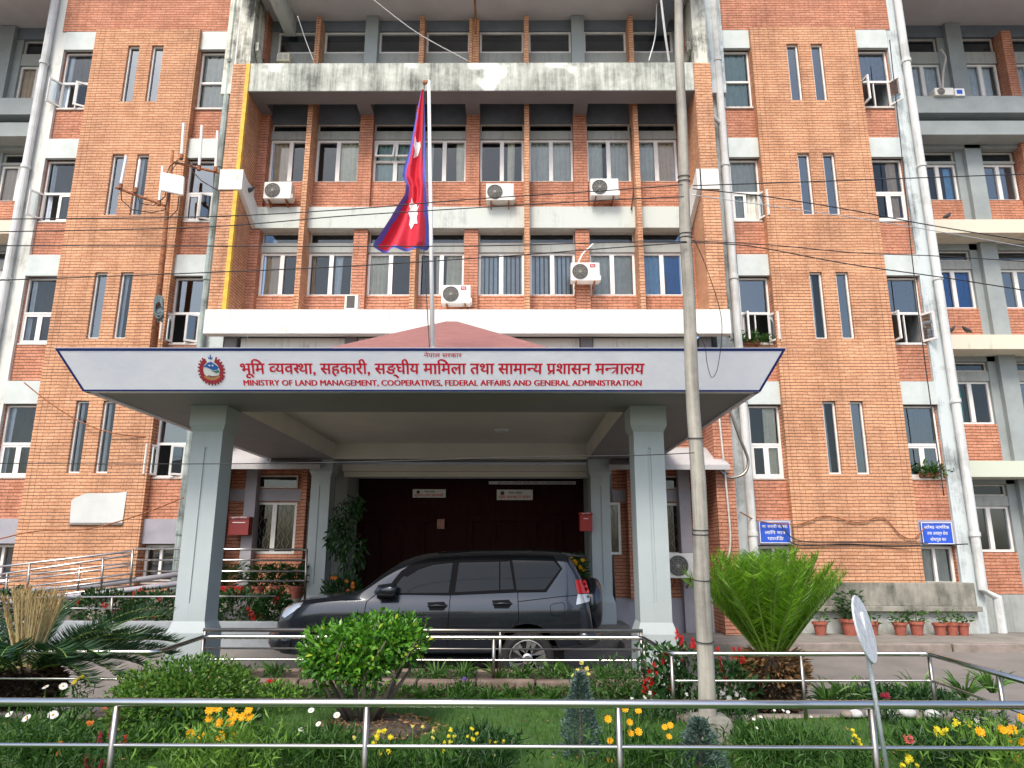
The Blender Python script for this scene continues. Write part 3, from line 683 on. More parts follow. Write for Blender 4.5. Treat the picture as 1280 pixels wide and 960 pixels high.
# ---- ground floor behind the portico
gf = MB(True); gb = MB(); gm = MB(True); gd = MB(True); gw = MB(True)
for q0, q1 in ((-5.0, -2.70), (-2.42, 2.46), (2.76, 5.0)): gw.box(X0+q0, X0+q1, 14.98, 15.2, 5.5, 6.437)
gw.box(ca-.38, cb+.38, 15.70, 15.95, 5.35, 6.435)
for p in (-2.56, 2.61, -5.2, 5.2): gd.box(X0+p-.13, X0+p+.13, FY+.25, 15.69, 6.0, 6.436)  # blocks coloured dark to stand for the shade in the gaps between panels
gw.split('plaster_wall', ['white_plaster'], B); gd.split('gap_shade_block', ['dark_soffit'], B)
for s in (-1, 1):
    gb.cur += 1; a, b = rel(s, 5.27, 5.66); gb.box(a, b, 15.0, 16.0, .25, 6.05)
    a, b = rel(s, 3.2, 5.27)
    gb.auto = False; gb.cur += 1; gb.wall(a, b, .9, 5.35, 15.86, [(X0+s*4.27-.5, X0+s*4.27+.5, 1.80, 2.92), (X0+s*2.9-.5, X0+s*2.9+.5, 1.80, 2.92)][:1], .15)
    gm.box(a, b, 15.80, 15.99, .1, .9); gm.box(a, b, 15.82, 15.858, 2.94, 3.2); 
    window(X0+s*4.27-.495, X0+s*4.27+.495, 1.804, 2.916, 15.93, 'double', grille=True, glass='glass_dark', cur=((0, 1, 'dark'),))  # added dark sheet behind the glass paints an unlit room, no curtain hangs here
    window(X0+s*4.27-.495, X0+s*4.27+.495, 3.22, 3.5, 15.84, 'single', fr='frame_old', name='ventilator', fw=.03, glass='glass_dark')
    a, b = rel(s, 2.95, 3.45); 
    window(X0+s*3.2-.3, X0+s*3.2+.15, 1.804, 2.916, 15.80, 'single', grille=True, glass='glass_dark', cur=((0, 1, 'dark'),))  # same added dark backing sheet, room shade put into its colour
    a, b = rel(s, 4.62, 4.86); gm.box(a, b, 15.62, 15.98, .1, 3.7)
    gb.cur += 1; a, b = rel(s, 3.55-.06, 3.55+.06); gb.box(a, b, 15.55, 15.86, .9, 3.75)
    a, b = rel(s, 2.66, 2.92); gm.box(a, b, 15.75, 17.2, .1, 3.75, 1)
    # sloping concrete awning over these windows
    a, b = rel(s, 3.0, 5.62) if s < 0 else rel(s, 3.0, 5.50)
    v = [(a, 14.70, 3.52), (b, 14.70, 3.52), (b, 14.70, 3.62), (a, 14.70, 3.62), (a+.15, 15.66, 4.12), (b-.12, 15.66, 4.12), (b-.12, 15.66, 3.75), (a+.15, 15.66, 3.75)]
    gf.add(v, [(0, 1, 2, 3), (3, 2, 5, 4), (0, 6+1, 6, 1), (4, 5, 6, 7), (1, 6, 5, 2), (0, 3, 4, 7)])
gb.split('brick_ground_wall', ['brick_red'], B); gm.split('painted_ground_wall', ['mauve', 'panel_grey'], B); gf.split('sloping_awning', ['awning'], B)
en = MB(); ey = 16.9
ea, eb = X0-2.7, X0+2.7
en.box(ea, eb, ey, ey+.2, .1, 3.55)
for q in (-2.0, -1.1, -.0, .55, 1.5, 2.1): en.box(X0+q-.05, X0+q+.05, ey-.05, ey, .1, 2.55)
en.box(ea, eb, ey-.06, ey, 2.55, 2.68)
for q in (-1.55, 1.0):
    for d in (-.42, .02): 
        for zz in (.5, 1.4): en.box(X0+q+d, X0+q+d+.38, ey-.03, ey, zz, zz+.75)
en.build('panelled_entrance_doors', ['door_red'], B, bevel=.008)
ec = MB(); ec.box(ea, eb, 15.4, ey, 3.56, 3.7); ec.box(ea, eb, 15.55, 15.75, 3.45, 3.56); ec.build('entrance_ceiling', ['canopy_cream'], B)
ef = MB(); ef.box(ea-.6, eb+.6, 14.6, ey, 0.05, .45); ef.box(ea-.6, eb+.6, 14.2, 14.6, .05, .25); ef.build('entrance_step', ['pave'], B)
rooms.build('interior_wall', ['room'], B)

# ================================================================== portico
XC = -1.185; CH = 2.94; PF, PR = 9.55, 15.2
P = thing('entrance_portico', 'flat entrance canopy on four pale grey columns with a low red hipped roof', 'portico', (XC, 12.3, 0))
for sx in (-1, 1):
    for y in (PF, PR):
        x = XC+sx*CH; c = MB()
        g = .012
        for a, b in ((x-.2, x-.02), (x+.02, x+.2)): c.box(a, b, y-.20, y-.18, 1.0, 3.42)
        c.box(x-.02, x+.02, y-.20, y-.18, 1.0, 1.22); c.box(x-.02, x+.02, y-.20, y-.18, 3.2, 3.42)
        c.box(x-.02, x+.02, y-.183, y-.18, 1.22, 3.2)
        c.box(x-.2, x+.2, y-.18, y+.2, 1.0, 3.42)
        c.frustum(x, y, .86, 1.0, .25, .25, .203, .203); c.frustum(x, y, 0, .86, .262, .262, .25, .25)
        c.frustum(x, y, 3.42, 3.50, .203, .203, .24, .24); c.box(x-.24, x+.24, y-.24, y+.24, 3.50, 3.765)
        c.build('column', ['column'], P, bevel=.008)
BX0, BX1, BY = -5.27, 2.945, 8.38; TX0, TX1, TY = -5.525, 3.205, 8.12; ZB, ZT = 3.745, 4.225; BK = 15.5
OX = 2.68; OF, OB = PF+.22, PR-.22
so_ = MB()
z = 3.765
for a, b, c, d in ((BX0+.06, BX1-.06, BY+.06, OF), (BX0+.06, BX1-.06, OB, BK), (BX0+.06, XC-OX, OF, OB), (XC+OX, BX1-.06, OF, OB)):
    so_.box(a, b, c, d, z, 4.14, 0)
so_.build('canopy_soffit', ['canopy_grey'], P)
ce = MB(); ce.poly([(XC-OX, OF, 4.10), (XC-OX, OB, 4.10), (XC+OX, OB, 4.10), (XC+OX, OF, 4.10)])
e_ = .004
for q in ([(XC-OX+e_, OF, z), (XC-OX+e_, OB, z), (XC-OX+e_, OB, 4.1), (XC-OX+e_, OF, 4.1)], [(XC+OX-e_, OB, z), (XC+OX-e_, OF, z), (XC+OX-e_, OF, 4.1), (XC+OX-e_, OB, 4.1)],
          [(XC-OX, OB-e_, z), (XC+OX, OB-e_, z), (XC+OX, OB-e_, 4.1), (XC-OX, OB-e_, 4.1)], [(XC+OX, OF+e_, z), (XC-OX, OF+e_, z), (XC-OX, OF+e_, 4.1), (XC+OX, OF+e_, 4.1)]): ce.poly(q)
ce.build('canopy_ceiling', ['canopy_cream'], P)
mb = MB(); mb.lathe(XC+.9, 13.2, [(.12, 4.06), (.14, 4.095)], 16); mb.build('ceiling_light', ['white_metal'], P)
pr = MB()                                           # flaring parapet at the sides and the back of the banner
for xb_, xt in ((BX0, TX0), (BX1, TX1)):
    s = 1 if xb_ > 0 else -1; q = [(xb_, BY+.02, ZB), (xb_, BK, ZB), (xt, BK, ZT), (xt, TY+.02, ZT)]
    w = [(a-s*.06, b, c) for a, b, c in q]
    pr.add(q+w, [(0, 1, 2, 3), (7, 6, 5, 4), (0, 4, 5, 1), (1, 5, 6, 2), (2, 6, 7, 3), (3, 7, 4, 0)])
    pr.cur += 1
q = [(BX0, BY+.05, ZB), (BX1, BY+.05, ZB), (TX1, TY+.05, ZT), (TX0, TY+.05, ZT)]; w = [(a, b+.05, c) for a, b, c in q]
pr.add(q+w, [(0, 1, 2, 3), (7, 6, 5, 4), (0, 4, 5, 1), (1, 5, 6, 2), (2, 6, 7, 3), (3, 7, 4, 0)])
pr.split('canopy_parapet', ['galv'], P)
mb = MB(); mb.box(BX0+.1, BX1-.1, BY+.1, BK, 4.14, 4.2); mb.build('canopy_deck', ['canopy_grey'], P)
rf = MB(); ap = at(565, 404, 11.9); hx = 2.75
fl, fr2, bl, br = (XC-hx, 9.2, 4.205), (XC+hx, 9.2, 4.205), (XC-hx, 14.9, 4.205), (XC+hx, 14.9, 4.205)
a1, a2 = (ap.x-.12, ap.y-.1, ap.z), (ap.x+.12, ap.y+.2, ap.z)
rf.add([fl, fr2, br, bl, (ap.x-.1, 11.8, ap.z), (ap.x+.1, 11.8, ap.z), (ap.x+.1, 12.2, ap.z), (ap.x-.1, 12.2, ap.z)], [(0, 1, 5, 4), (1, 2, 6, 5), (2, 3, 7, 6), (3, 0, 4, 7), (4, 5, 6, 7)])
rf.build('hipped_roof', ['roof_red'], P)

# ---- banner sign on the front of the canopy
S = thing('ministry_sign', 'long white blue-edged banner sign lettered in red across the canopy front', 'sign', ((TX0+TX1)/2, TY, ZB))
def on_sign(x, zz, off=0):
    t = (zz-ZB)/(ZT-ZB); return (x, BY+(TY-BY)*t-off*.9, zz-off*.4)
def sx_at(t): return BX0+(TX0-BX0)*t, BX1+(TX1-BX1)*t
def sg(t0, t1, l0, l1, off):                         # a strip of the trapezoid
    a0, b0 = sx_at(t0); a1_, b1 = sx_at(t1); za, zb = ZB+(ZT-ZB)*t0, ZB+(ZT-ZB)*t1
    return [on_sign(a0+l0, za, off), on_sign(b0-l0, za, off), on_sign(b1-l1, zb, off), on_sign(a1_+l1, zb, off)]
mb = MB(); f_ = sg(0, 1, 0, 0, .0); b_ = [(x, y+.045, zz) for x, y, zz in f_]
mb.add(f_+b_, [(0, 1, 2, 3), (7, 6, 5, 4), (0, 4, 5, 1), (1, 5, 6, 2), (2, 6, 7, 3), (3, 7, 4, 0)]); mb.build('banner_panel', ['sign_white'], S)
mb = MB(); bw = .032
mb.poly(sg(.925, .985, .0, .0, .003)); mb.poly(sg(.005, .045, .0, .0, .003))
for k in (0, 1):
    q = []
    for t, in_ in ((.045, 0), (.045, bw), (.925, bw), (.925, 0)):
        x = sx_at(t)[k]+(in_ if k == 0 else -in_); q.append(on_sign(x, ZB+(ZT-ZB)*t, .003))
    mb.poly(q if k == 0 else q[::-1])
mb.build('banner_border', ['navy'], S)
def sxz(u, v):
    y = 8.25
    for _ in range(4): p = at(u, v, y); y = on_sign(p.x, p.z)[1]
    return p.x, p.z
xa, zb = sxz(300, 467.5); xb, zt = sxz(805, 455)
mb = MB(); put_deva(mb, 'भूिम |वयव|सथा, सहकारी, सङ्घीय मािमला तथा सामा|नय प^शासन म|न#ालय', xa, xb, zb, zt-zb, 0, fn=on_sign, bold=.05); mb.build('devanagari_lettering', ['sign_red'], S)
xa, zb = sxz(305, 481.8); xb, zt = sxz(802, 474.8)
mb = MB(); put_latin(mb, 'MINISTRY OF LAND MANAGEMENT, COOPERATIVES, FEDERAL AFFAIRS AND GENERAL ADMINISTRATION', xa, xb, zb, zt-zb, 0, fn=on_sign, bold=.042); mb.build('latin_lettering', ['sign_red'], S)
xa, zb = sxz(530, 446.5); xb, zt = sxz(577, 441.8)
mb = MB(); put_deva(mb, 'नेपाल सरकार', xa, xb, zb, zt-zb, 0, fn=on_sign); mb.build('small_lettering', ['sign_red'], S)
# emblem
ex, ez = sxz(264.5, 463); er = (sxz(282, 463)[0]-sxz(247, 463)[0])/2
def ring(mb, r0, r1, a0, a1, off, m, n=40, sc=0, cz=0, fz=1):
    for i in range(n):
        w0, w1 = a0+(a1-a0)*i/n, a0+(a1-a0)*(i+1)/n; rr = r1*(1+sc*(i % 2))
        q = [(r0, w0), (r0, w1), (rr, w1), (rr, w0)]
        mb.poly([on_sign(ex+er*r*math.cos(w), ez+er*(cz+fz*r*math.sin(w)), off) for r, w in q][::-1], m)
def ep(mb, pts, off, m): mb.poly([on_sign(ex+er*a, ez+er*b, off) for a, b in pts], m)
E_ = MB()
ring(E_, .58, .86, R_(115), R_(425), .004, 0, 44, .14); ring(E_, 0.0, .60, 0, 6.2832, .003, 1, 28)
ep(E_, [(-.55, .22), (-.2, .5), (.05, .56), (.3, .4), (.56, .2), (.4, .05), (.15, .02), (-.1, .12), (-.3, .2)], .006, 2)
ep(E_, [(-.12, .12), (.1, .0), (.3, -.03), (.52, .05), (.55, -.12), (.3, -.16), (.1, -.06)], .007, 3)
ep(E_, [(-.2, .34), (-.08, .38), (.0, .30), (-.1, .26)], .008, 1); ep(E_, [(.1, .40), (.2, .34), (.16, .26), (.06, .30)], .008, 1)
ep(E_, [(-.38, -.36), (-.1, -.46), (.25, -.46), (.45, -.3), (.3, -.34), (.0, -.36), (-.2, -.3)], .007, 4)
ring(E_, .80, 1.06, R_(212), R_(328), .008, 0, 18, 0, .12, .92); ring(E_, .62, .80, R_(222), R_(318), .0085, 5, 18, 0, .10, .92)
ep(E_, [(-.16, .92), (-.02, .78), (.0, .98), (.06, 1.04), (.08, .78), (.2, .9), (.14, .72), (-.1, .72)], .006, 2)
E_.build('emblem', [mat('emblem_crimson', (.36, .03, .05), .5, var=0), 'white_metal', mat('emblem_blue', (.02, .12, .45), .5, var=0), mat('emblem_green', (.03, .22, .16), .5, var=0), mat('emblem_brown', (.22, .12, .09), .5, var=0), mat('emblem_gold', (.5, .24, .09), .5, var=0)], S)

# ---- flagpole and flag
F = thing('flagpole', 'slim white flagpole standing on the entrance canopy', 'flagpole', (-1.06, 8.62, 4.2))
p0, p1 = Vector((-1.055, 8.62, 4.2)), at(536, 101, 8.62)
mb = MB(); mb.tube([p0, p0.lerp(p1, .5), p1], [.030, .026, .022], 12); mb.build('pole', ['white_metal'], F, smooth=True)
mb = MB(); mb.box(p1.x-.07, p1.x+.01, 8.60, 8.64, p1.z-.04, p1.z-.005); mb.lathe(p1.x-.06, 8.62, [(.02, p1.z-.06), (.03, p1.z-.03), (.02, p1.z)], 8); mb.build('pulley', ['rust'], F)
mb = MB(); mb.tube([(p1.x-.06, 8.6, p1.z-.03), (p1.x-.05, 8.59, 6.4), (p0.x-.035, 8.6, 4.25)], .006, 5); mb.build('halyard', ['cable'], F)
mb = MB(); mb.lathe(p0.x, 8.62, [(.09, 4.2), (.09, 4.24), (.04, 4.26), (.04, 4.36)], 12); mb.build('base_plate', ['white_metal'], F)
ft = [(112, 526.5, 530.5), (135, 521.5, 531), (160, 517, 531.5), (190, 511, 531.8), (212, 504.5, 532), (222, 503.5, 532), (232, 508.5, 532.5), (246, 507, 533), (258, 499, 534), (275, 489, 535), (290, 479, 536), (304, 469, 536.5), (309, 466, 532)]
def flag_pt(s, t, off=0):                            # s: 0 at the hoist, 1 at the free edge; t: 0 top, 1 bottom
    k = t*(len(ft)-1); i = min(int(k), len(ft)-2); fr = k-i
    v, xl, xr = [ft[i][j]*(1-fr)+ft[i+1][j]*fr for j in range(3)]
    if t > .9: v += 5*math.sin(s*3.1)*(t-.9)*10 - 4*(t-.9)*10*(1-s)*0
    p = at(xr+(xl-xr)*s, v, 8.60)
    amp = .02+.10*t
    p.y += amp*math.sin(s*15+t*2.2)*.55+amp*.5*math.sin(s*7.3-t*5)-off
    return p
nu, nv = 48, 90
mb = MB(); vs = [flag_pt(i/nu, j/nv) for j in range(nv+1) for i in range(nu+1)]
fs = []; 
for j in range(nv):
    for i in range(nu):
        s, t = (i+.5)/nu, (j+.5)/nv
        wpx = 4+62*max(0, t-.45)
        edge = s < (.16-.09*t) or s > (.80+.14*t) or t > .965
        mb.f.append((j*(nu+1)+i, j*(nu+1)+i+1, (j+1)*(nu+1)+i+1, (j+1)*(nu+1)+i)); mb.m.append(1 if edge else 0); mb.g.append(0)
mb.v = [tuple(p) for p in vs]
M['flag_red'] = mat('flag_crimson', (.62, .02, .045), .75, var=.06); M['flag_blue'] = mat('flag_blue', (.10, .12, .50), .75, var=.08)
FL = mb.build('flag', ['flag_red', 'flag_blue'], smooth=True); tag(FL, 'crimson double pennant flag edged in blue hanging limp from the white flagpole', 'flag')
def emblem_patch(pts):
    q = MB(); bm = bmesh.new()
    f = bm.faces.new([bm.verts.new((a, b, 0)) for a, b in pts]); bmesh.ops.triangulate(bm, faces=[f])
    bmesh.ops.subdivide_edges(bm, edges=bm.edges[:], cuts=3, use_grid_fill=True)
    bm.verts.index_update()
    vs = []
    for v in bm.verts:
        u, w = v.co.x, v.co.y
        # photo pixel -> (s,t) of the cloth
        vv = w; k = 0
        while k < len(ft)-2 and ft[k+1][0] < vv: k += 1
        fr = (vv-ft[k][0])/(ft[k+1][0]-ft[k][0]); t = (k+fr)/(len(ft)-1)
        xl = ft[k][1]*(1-fr)+ft[k+1][1]*fr; xr = ft[k][2]*(1-fr)+ft[k+1][2]*fr
        vs.append(flag_pt((xr-u)/(xr-xl), t, .012))
    q.add(vs, [tuple(v.index for v in f.verts) for f in bm.faces]); bm.free(); q.build('flag_emblem', ['white_metal'], FL)
emblem_patch([(519.5, 172), (521, 178), (525, 176), (526, 184), (522, 193), (517, 199), (519, 190), (518, 184), (519, 178)])
emblem_patch([(515, 248), (516.5, 253), (521, 253.5), (521, 260), (525, 262), (522.5, 266), (523.5, 271), (522, 275), (523, 284), (518, 281), (514, 287), (511.5, 281), (512.5, 273), (510.5, 266), (513, 262), (511.5, 256), (514, 254)])

# ================================================================== wall-hung and loose objects on the building
def air_con(label, px, py, Y, w=.66, h=.44, old=True, fan_left=True, logo=False, side=False, bracket=True, rows=True):
    c = at(px, py, Y); A = thing('air_conditioner', label, 'air conditioner', c, 'air conditioner units on the facade')
    x0, x1, y0, y1, z0, z1 = c.x-w/2, c.x+w/2, c.y-.13, c.y+.13, c.z-h/2, c.z+h/2
    mb = MB(); mb.box(x0, x1, y0, y1, z0, z1); mb.build('casing', ['ac_white' if old else 'ac_new'], A, bevel=.015)
    if side:
        mb = MB(); mb.box(x0+.05, x1-.07, y0-.006, y0, z0+.04, z1-.03); mb.build('coil_grille', ['ac_dark'], A)
    else:
        fx = c.x-(w*.18 if fan_left else -w*.18); r = h*.42
        mb = MB(); mb.lathe(fx, c.z, [(r, y0-.002), (r, y0-.012)], 28, axis='y'); mb.build('fan_opening', ['ac_dark'], A)
        mb = MB()
        for q in (.95, .74, .53, .34): mb.tube([(fx+r*q*math.cos(k*math.pi/12), y0-.018, c.z+r*q*math.sin(k*math.pi/12)) for k in range(25)], .0055, 4, cap=False)
        for k in range(8): mb.tube([(fx, y0-.018, c.z), (fx+r*.95*math.cos(k*math.pi/4), y0-.018, c.z+r*.95*math.sin(k*math.pi/4))], .004, 4)
        mb.lathe(fx, c.z, [(r*.2, y0-.012), (r*.2, y0-.026)], 14, axis='y'); mb.build('fan_guard', ['ac_guard'], A)
        if logo:
            lx = c.x+w*.26; mb = MB(); mb.box(lx-.065, lx+.065, y0-.004, y0, c.z+h*.22, c.z+h*.42); put_latin(mb, 'TCL', lx-.045, lx+.045, c.z+h*.27, .045, y0-.005, 1); mb.build('red_badge', ['box_red', 'text_white'], A)
        if not old or rows:
            mb = MB(); mb.box(x1-.0, x1+.03, y0+.03, y1-.04, z0+.03, z0+.14); mb.build('valve_cover', ['ac_white' if old else 'ac_new'], A, bevel=.008)
    if bracket:
        for xx in (x0+.12, x1-.12):
            mb = MB(); mb.box(xx-.015, xx+.015, y0, c.y+.35, z0-.035, z0-.002); mb.add([(xx-.012, y0+.04, z0-.035), (xx+.012, y0+.04, z0-.035), (xx+.012, c.y+.3, z0-.22), (xx-.012, c.y+.3, z0-.22), (xx-.012, y0+.07, z0-.035), (xx+.012, y0+.07, z0-.035), (xx+.012, c.y+.3, z0-.18), (xx-.012, c.y+.3, z0-.18)], [(0, 1, 2, 3), (4, 7, 6, 5), (0, 4, 5, 1), (3, 2, 6, 7), (0, 3, 7, 4), (1, 5, 6, 2)])
            mb.build('bracket', ['rust'], A)
    return A
air_con('old cream air conditioner under the leftmost window of the upper recessed storey', 349, 241, 15.45)
air_con('old cream air conditioner right of the flag below an upper window', 625, 243, 15.45)
air_con('white air conditioner covering the corner of an upper window, nearest the wooden pole', 755, 237, 15.40, old=False)
air_con('white air conditioner with red badge just right of the flagpole', 570.5, 370, 15.40, old=False, logo=True)
air_con('white air conditioner with red badge hung across a brick pier and two windows', 731, 342, 15.40, old=False, logo=True)
air_con('narrow air conditioner standing end-on with its dark grille showing, above the white band', 440.5, 380, 15.2, w=.30, h=.36, side=True, bracket=False)
air_con('ground floor air conditioner beneath the grilled window behind the wooden pole', 852, 707, 15.3, w=.55, h=.50)
air_con('cream air conditioner lying on the top ledge of the right wing', 1177, 118, 16.5, w=.5, h=.22, rows=False, bracket=False)
t = thing('ledge_box', 'small white box with a blue face on the top ledge of the right wing', 'box', at(1197, 118, 16.5)); c = at(1197, 118, 16.5)
mb = MB(); mb.box(c.x-.13, c.x+.13, 16.4, 16.6, c.z-.11, c.z+.11); mb.build('casing', ['white_metal'], t, bevel=.01)
mb = MB(); mb.box(c.x-.08, c.x+.06, 16.39, 16.398, c.z-.05, c.z+.06); mb.build('blue_face', ['blue_sign'], t)
t = thing('junction_box', 'small yellowish junction box at the left end of the stained balcony', 'junction box', at(355, 73, 15.7)); c = at(355, 73, 15.7)
mb = MB(); mb.box(c.x-.16, c.x+.16, 15.62, 15.78, c.z-.13, c.z+.09); mb.build('casing', ['cur_cream'], t, bevel=.01)
mb = MB(); mb.box(c.x-.12, c.x-.01, 15.612, 15.618, c.z-.08, c.z+.05); mb.box(c.x+.02, c.x+.12, 15.612, 15.618, c.z-.08, c.z+.05); mb.build('meter_face', ['frame_old'], t)

def board(name, label, cat, u0, v0, u1, v1, Y, m, depth=.03):
    a, b = at(u0, v0, Y), at(u1, v1, Y); t = thing(name, label, cat, ((a.x+b.x)/2, Y, b.z))
    return t, min(a.x, b.x), max(a.x, b.x), b.z, a.z
# blue boards
for (u0, v0, u1, v1, lab, lines) in ((948, 652, 989, 679, 'blue board lettered in white, beside the drainpipe and above the cycad palm', ['ना. सवारी चालक', 'लािग मा#', 'पा|किङ']),
                                      (1150, 653, 1192, 680, 'blue board with faded lettering over the basement window at the right end', ['ज|ये|षठ नागिरक', 'तथा अपाङ्ग सेवा', 'सोधपुछ क|क'])):
    t, x0, x1, z0, z1 = board('blue_board', lab, 'sign', u0, v0, u1, v1, 15.58, 'blue_sign')
    t['group'] = 'blue boards on the right tower'
    mb = MB(); mb.box(x0, x1, 15.56, 15.60, z0, z1); mb.build('panel', ['blue_sign'], t)
    mb = MB()
    for a, b, c, d in ((x0, x1, z1-.014, z1), (x0, x1, z0, z0+.014), (x0, x0+.014, z0+.014, z1-.014), (x1-.014, x1, z0+.014, z1-.014)): mb.box(a, b, 15.55, 15.559, c, d)
    mb.build('white_edge', ['white_metal'], t)
    mb = MB(); h = z1-z0
    for i, ln in enumerate(lines): put_deva(mb, ln, x0+.06+.05*i, x1-.06-.05*i, z0+h*(.70-.28*i), h*.13, 15.559)
    mb.build('lettering', ['text_white'], t)
# blank torn poster
t = thing('blank_poster', 'blank white poster curling at one corner on the left brick tower', 'poster', at(120, 655, 15.48))
q = [(91, 622), (104, 614), (135, 617), (156, 614), (152, 654), (86, 653)]
mb = MB(); n = 12; vs = []
for j in range(n+1):
    for i in range(n+1):
        a, b = i/n, j/n; u = 87+(66+2*b)*a+3*b; v = 653.5-(39)*b
        if a < .28 and b > .72: k = (.28-a)*(b-.72); u += 60*k; v += 95*k
        v += 2.2*math.sin(a*3.14)*b
        p = at(u, v, 15.47); p.y -= .02*math.sin(a*5)*b + .12*max(0, .3-a)*max(0, b-.6); vs.append(p)
mb.add(vs, [(j*(n+1)+i, j*(n+1)+i+1, (j+1)*(n+1)+i+1, (j+1)*(n+1)+i) for j in range(n) for i in range(n)])
mb.build('sheet', [mat('poster_vinyl', (.60, .62, .60), .5, var=.05)], t, smooth=True)
mb = MB(); a, b = at(86, 654, 15.47), at(153, 655, 15.47); mb.box(a.x, b.x, 15.455, 15.485, a.z-.03, a.z); mb.build('batten', ['steel_dull'], t)
# red suggestion boxes
for (u0, v0, u1, v1, Y, lab) in ((289, 646, 312, 669, 15.5, 'red suggestion box coloured darker for shade, on the grey pier left of the grilled window'), (724, 641, 740, 664, 14.85, 'bright red suggestion box on the pale pier right of the entrance doors')):
    t, x0, x1, z0, z1 = board('suggestion_box', lab, 'box', u0, v0, u1, v1, Y, 'box_red'); t['group'] = 'red suggestion boxes by the entrance'
    mb = MB(); mb.box(x0, x1, Y-.10, Y+.12, z0, z1-.05); mb.box(x0-.01, x1+.01, Y-.115, Y+.12, z1-.045, z1); mb.build('body', ['box_red' if Y < 15 else mat('shaded_box_red', (.20, .018, .016), .45, var=.08)], t, bevel=.006)  # left box: same red darkened in the paint for the shade it stands in
    mb = MB(); mb.box(x0+.08, x1-.08, Y-.105, Y-.1005, z1-.13, z1-.115); put_deva(mb, 'सुझाव पेिटका', x0+.05, x1-.05, z1-.034, .026, Y-.116); mb.build('lettering', ['text_white'], t)
# plates over the doors
for (u0, v0, u1, v1, lab, lines, Y) in ((516, 611.5, 557, 622, 'white name plate over the left entrance doors', ['नेपाल सरकार', 'सूचना तथा सहकारी'], 16.80), (621, 612, 666, 625, 'larger white name plate over the right entrance doors', ['नेपाल सरकार', 'भूिम |वयव|सथा म|न#ालय'], 16.80)):
    t, x0, x1, z0, z1 = board('door_plate', lab, 'sign', u0, v0, u1, v1, Y, 'sign_white'); t['group'] = 'name plates over the entrance doors'
    mb = MB(); mb.box(x0, x1, Y, Y+.02, z0, z1); mb.build('plate', ['white_metal'], t)
    mb = MB(); h = z1-z0; put_deva(mb, lines[0], x0+.28, x1-.25, z0+h*.58, h*.2, Y, 0); put_deva(mb, lines[1], x0+.05, x1-.05, z0+h*.14, h*.26, Y, 1)
    mb.lathe(x0+.13, z0+h*.66, [(h*.2, Y-.001), (h*.2, Y-.004)], 14, 0, axis='y'); mb.build('lettering', ['text_dark', 'sign_red'], t)
t, x0, x1, z0, z1 = board('lintel_strip', 'long thin white strip sign under the entrance ceiling', 'sign', 611, 601.5, 720, 605.5, 16.7, 'sign_white')
mb = MB(); mb.box(x0, x1, 16.7, 16.72, z0, z1); mb.build('strip', ['white_metal'], t)
mb = MB(); put_deva(mb, 'भूिम |वयव|सथा, सहकारी, सङ्घीय मािमला तथा सामा|नय प^शासन म|न#ालय', x0+.2, x1-.06, z0+.012, (z1-z0)*.5, 16.7); mb.build('lettering', ['text_dark'], t)
t = thing('door_notice', 'small reddish paper notice taped to the left entrance door', 'notice', at(551, 655, 16.8)); a, b = at(546.5, 649, 16.8), at(555.5, 661, 16.8)
mb = MB(); mb.box(a.x, b.x, 16.80, 16.806, b.z, a.z); mb.build('paper', [mat('notice_paper', (.45, .22, .18), .7, var=.3, scale=20)], t)

# ---- antenna mast
A = thing('antenna_mast', 'rusty leaning mast carrying white rod antennas and a white panel by the left tower', 'antenna', at(192, 445, 15.0))
b0, b1 = at(190, 452, 15.15), at(216, 188, 15.0)
mb = MB(); mb.tube([b0, b0.lerp(b1, .5)+Vector((.01, 0, 0)), b1], [.085, .06, .035], 10); mb.build('mast', ['rust'], A, smooth=True)
for u0, v0, u1, v1 in ((218, 203, 278, 217), (145, 234.5, 206, 257)):
    mb = MB(); mb.tube([at(u0, v0, 14.9), at(u1, v1, 14.9)], .032, 8); mb.build('cross_arm', ['rust'], A)
for u0, v0, u1, v1 in ((229.5, 154, 227, 194), (252.5, 157, 249, 208), (272, 164, 269.5, 210), (158, 195, 151, 231), (203.5, 208, 199, 252), (175, 200, 170, 236)):
    mb = MB(); mb.tube([at(u0, v0, 14.87), at(u1, v1, 14.87)], .033, 8); a = at(u1, v1, 14.87); mb.tube([(a.x, a.y, a.z+.02), (a.x, a.y, a.z-.1)], .045, 8, 1); mb.build('rod_antenna', ['white_metal', 'rust'], A)
q = [at(203, 214.5, 14.8), at(230, 220, 14.8), at(228.5, 244, 14.8), at(200.5, 238, 14.8)]; mb = MB()
mb.add([tuple(p) for p in q]+[(p.x, p.y+.08, p.z) for p in q], [(3, 2, 1, 0), (4, 5, 6, 7), (0, 1, 5, 4), (1, 2, 6, 5), (2, 3, 7, 6), (3, 0, 4, 7)]); mb.build('panel_antenna', ['white_metal'], A, bevel=.03)
mb = MB()
for pts in ([(151, 236), (152, 250), (165, 262), (190, 266), (206, 262), (212, 240)], [(170, 240), (175, 254), (192, 257), (206, 246), (208, 236)], [(228, 200), (222, 200), (212, 208), (209, 216)], [(248, 212), (238, 206), (222, 203), (214, 214)], [(224, 245), (222, 262), (212, 272), (206, 275)], [(240, 214), (252, 226), (262, 232), (272, 238)]):
    mb.tube([at(u, v, 14.84) for u, v in pts], .012, 6); mb.cur += 1
mb.split('antenna_lead', ['cable'], A)
t = thing('rope_coil', 'coil of blue-grey rope hung on the rusty mast', 'rope', at(198, 395, 15.0)); mb = MB()
M['rope'] = mat('rope', (.12, .16, .17), .9, var=.4, scale=30)
for k in range(5):
    mb.tube([tuple(at(198.5+5.2*math.cos(w), 377+(10+k)*math.sin(w)*.75+k*2.6, 14.92-.02*k)) for w in [i*math.pi/10 for i in range(21)]], .022, 6)
mb.build('coil', ['rope'], t, smooth=True)
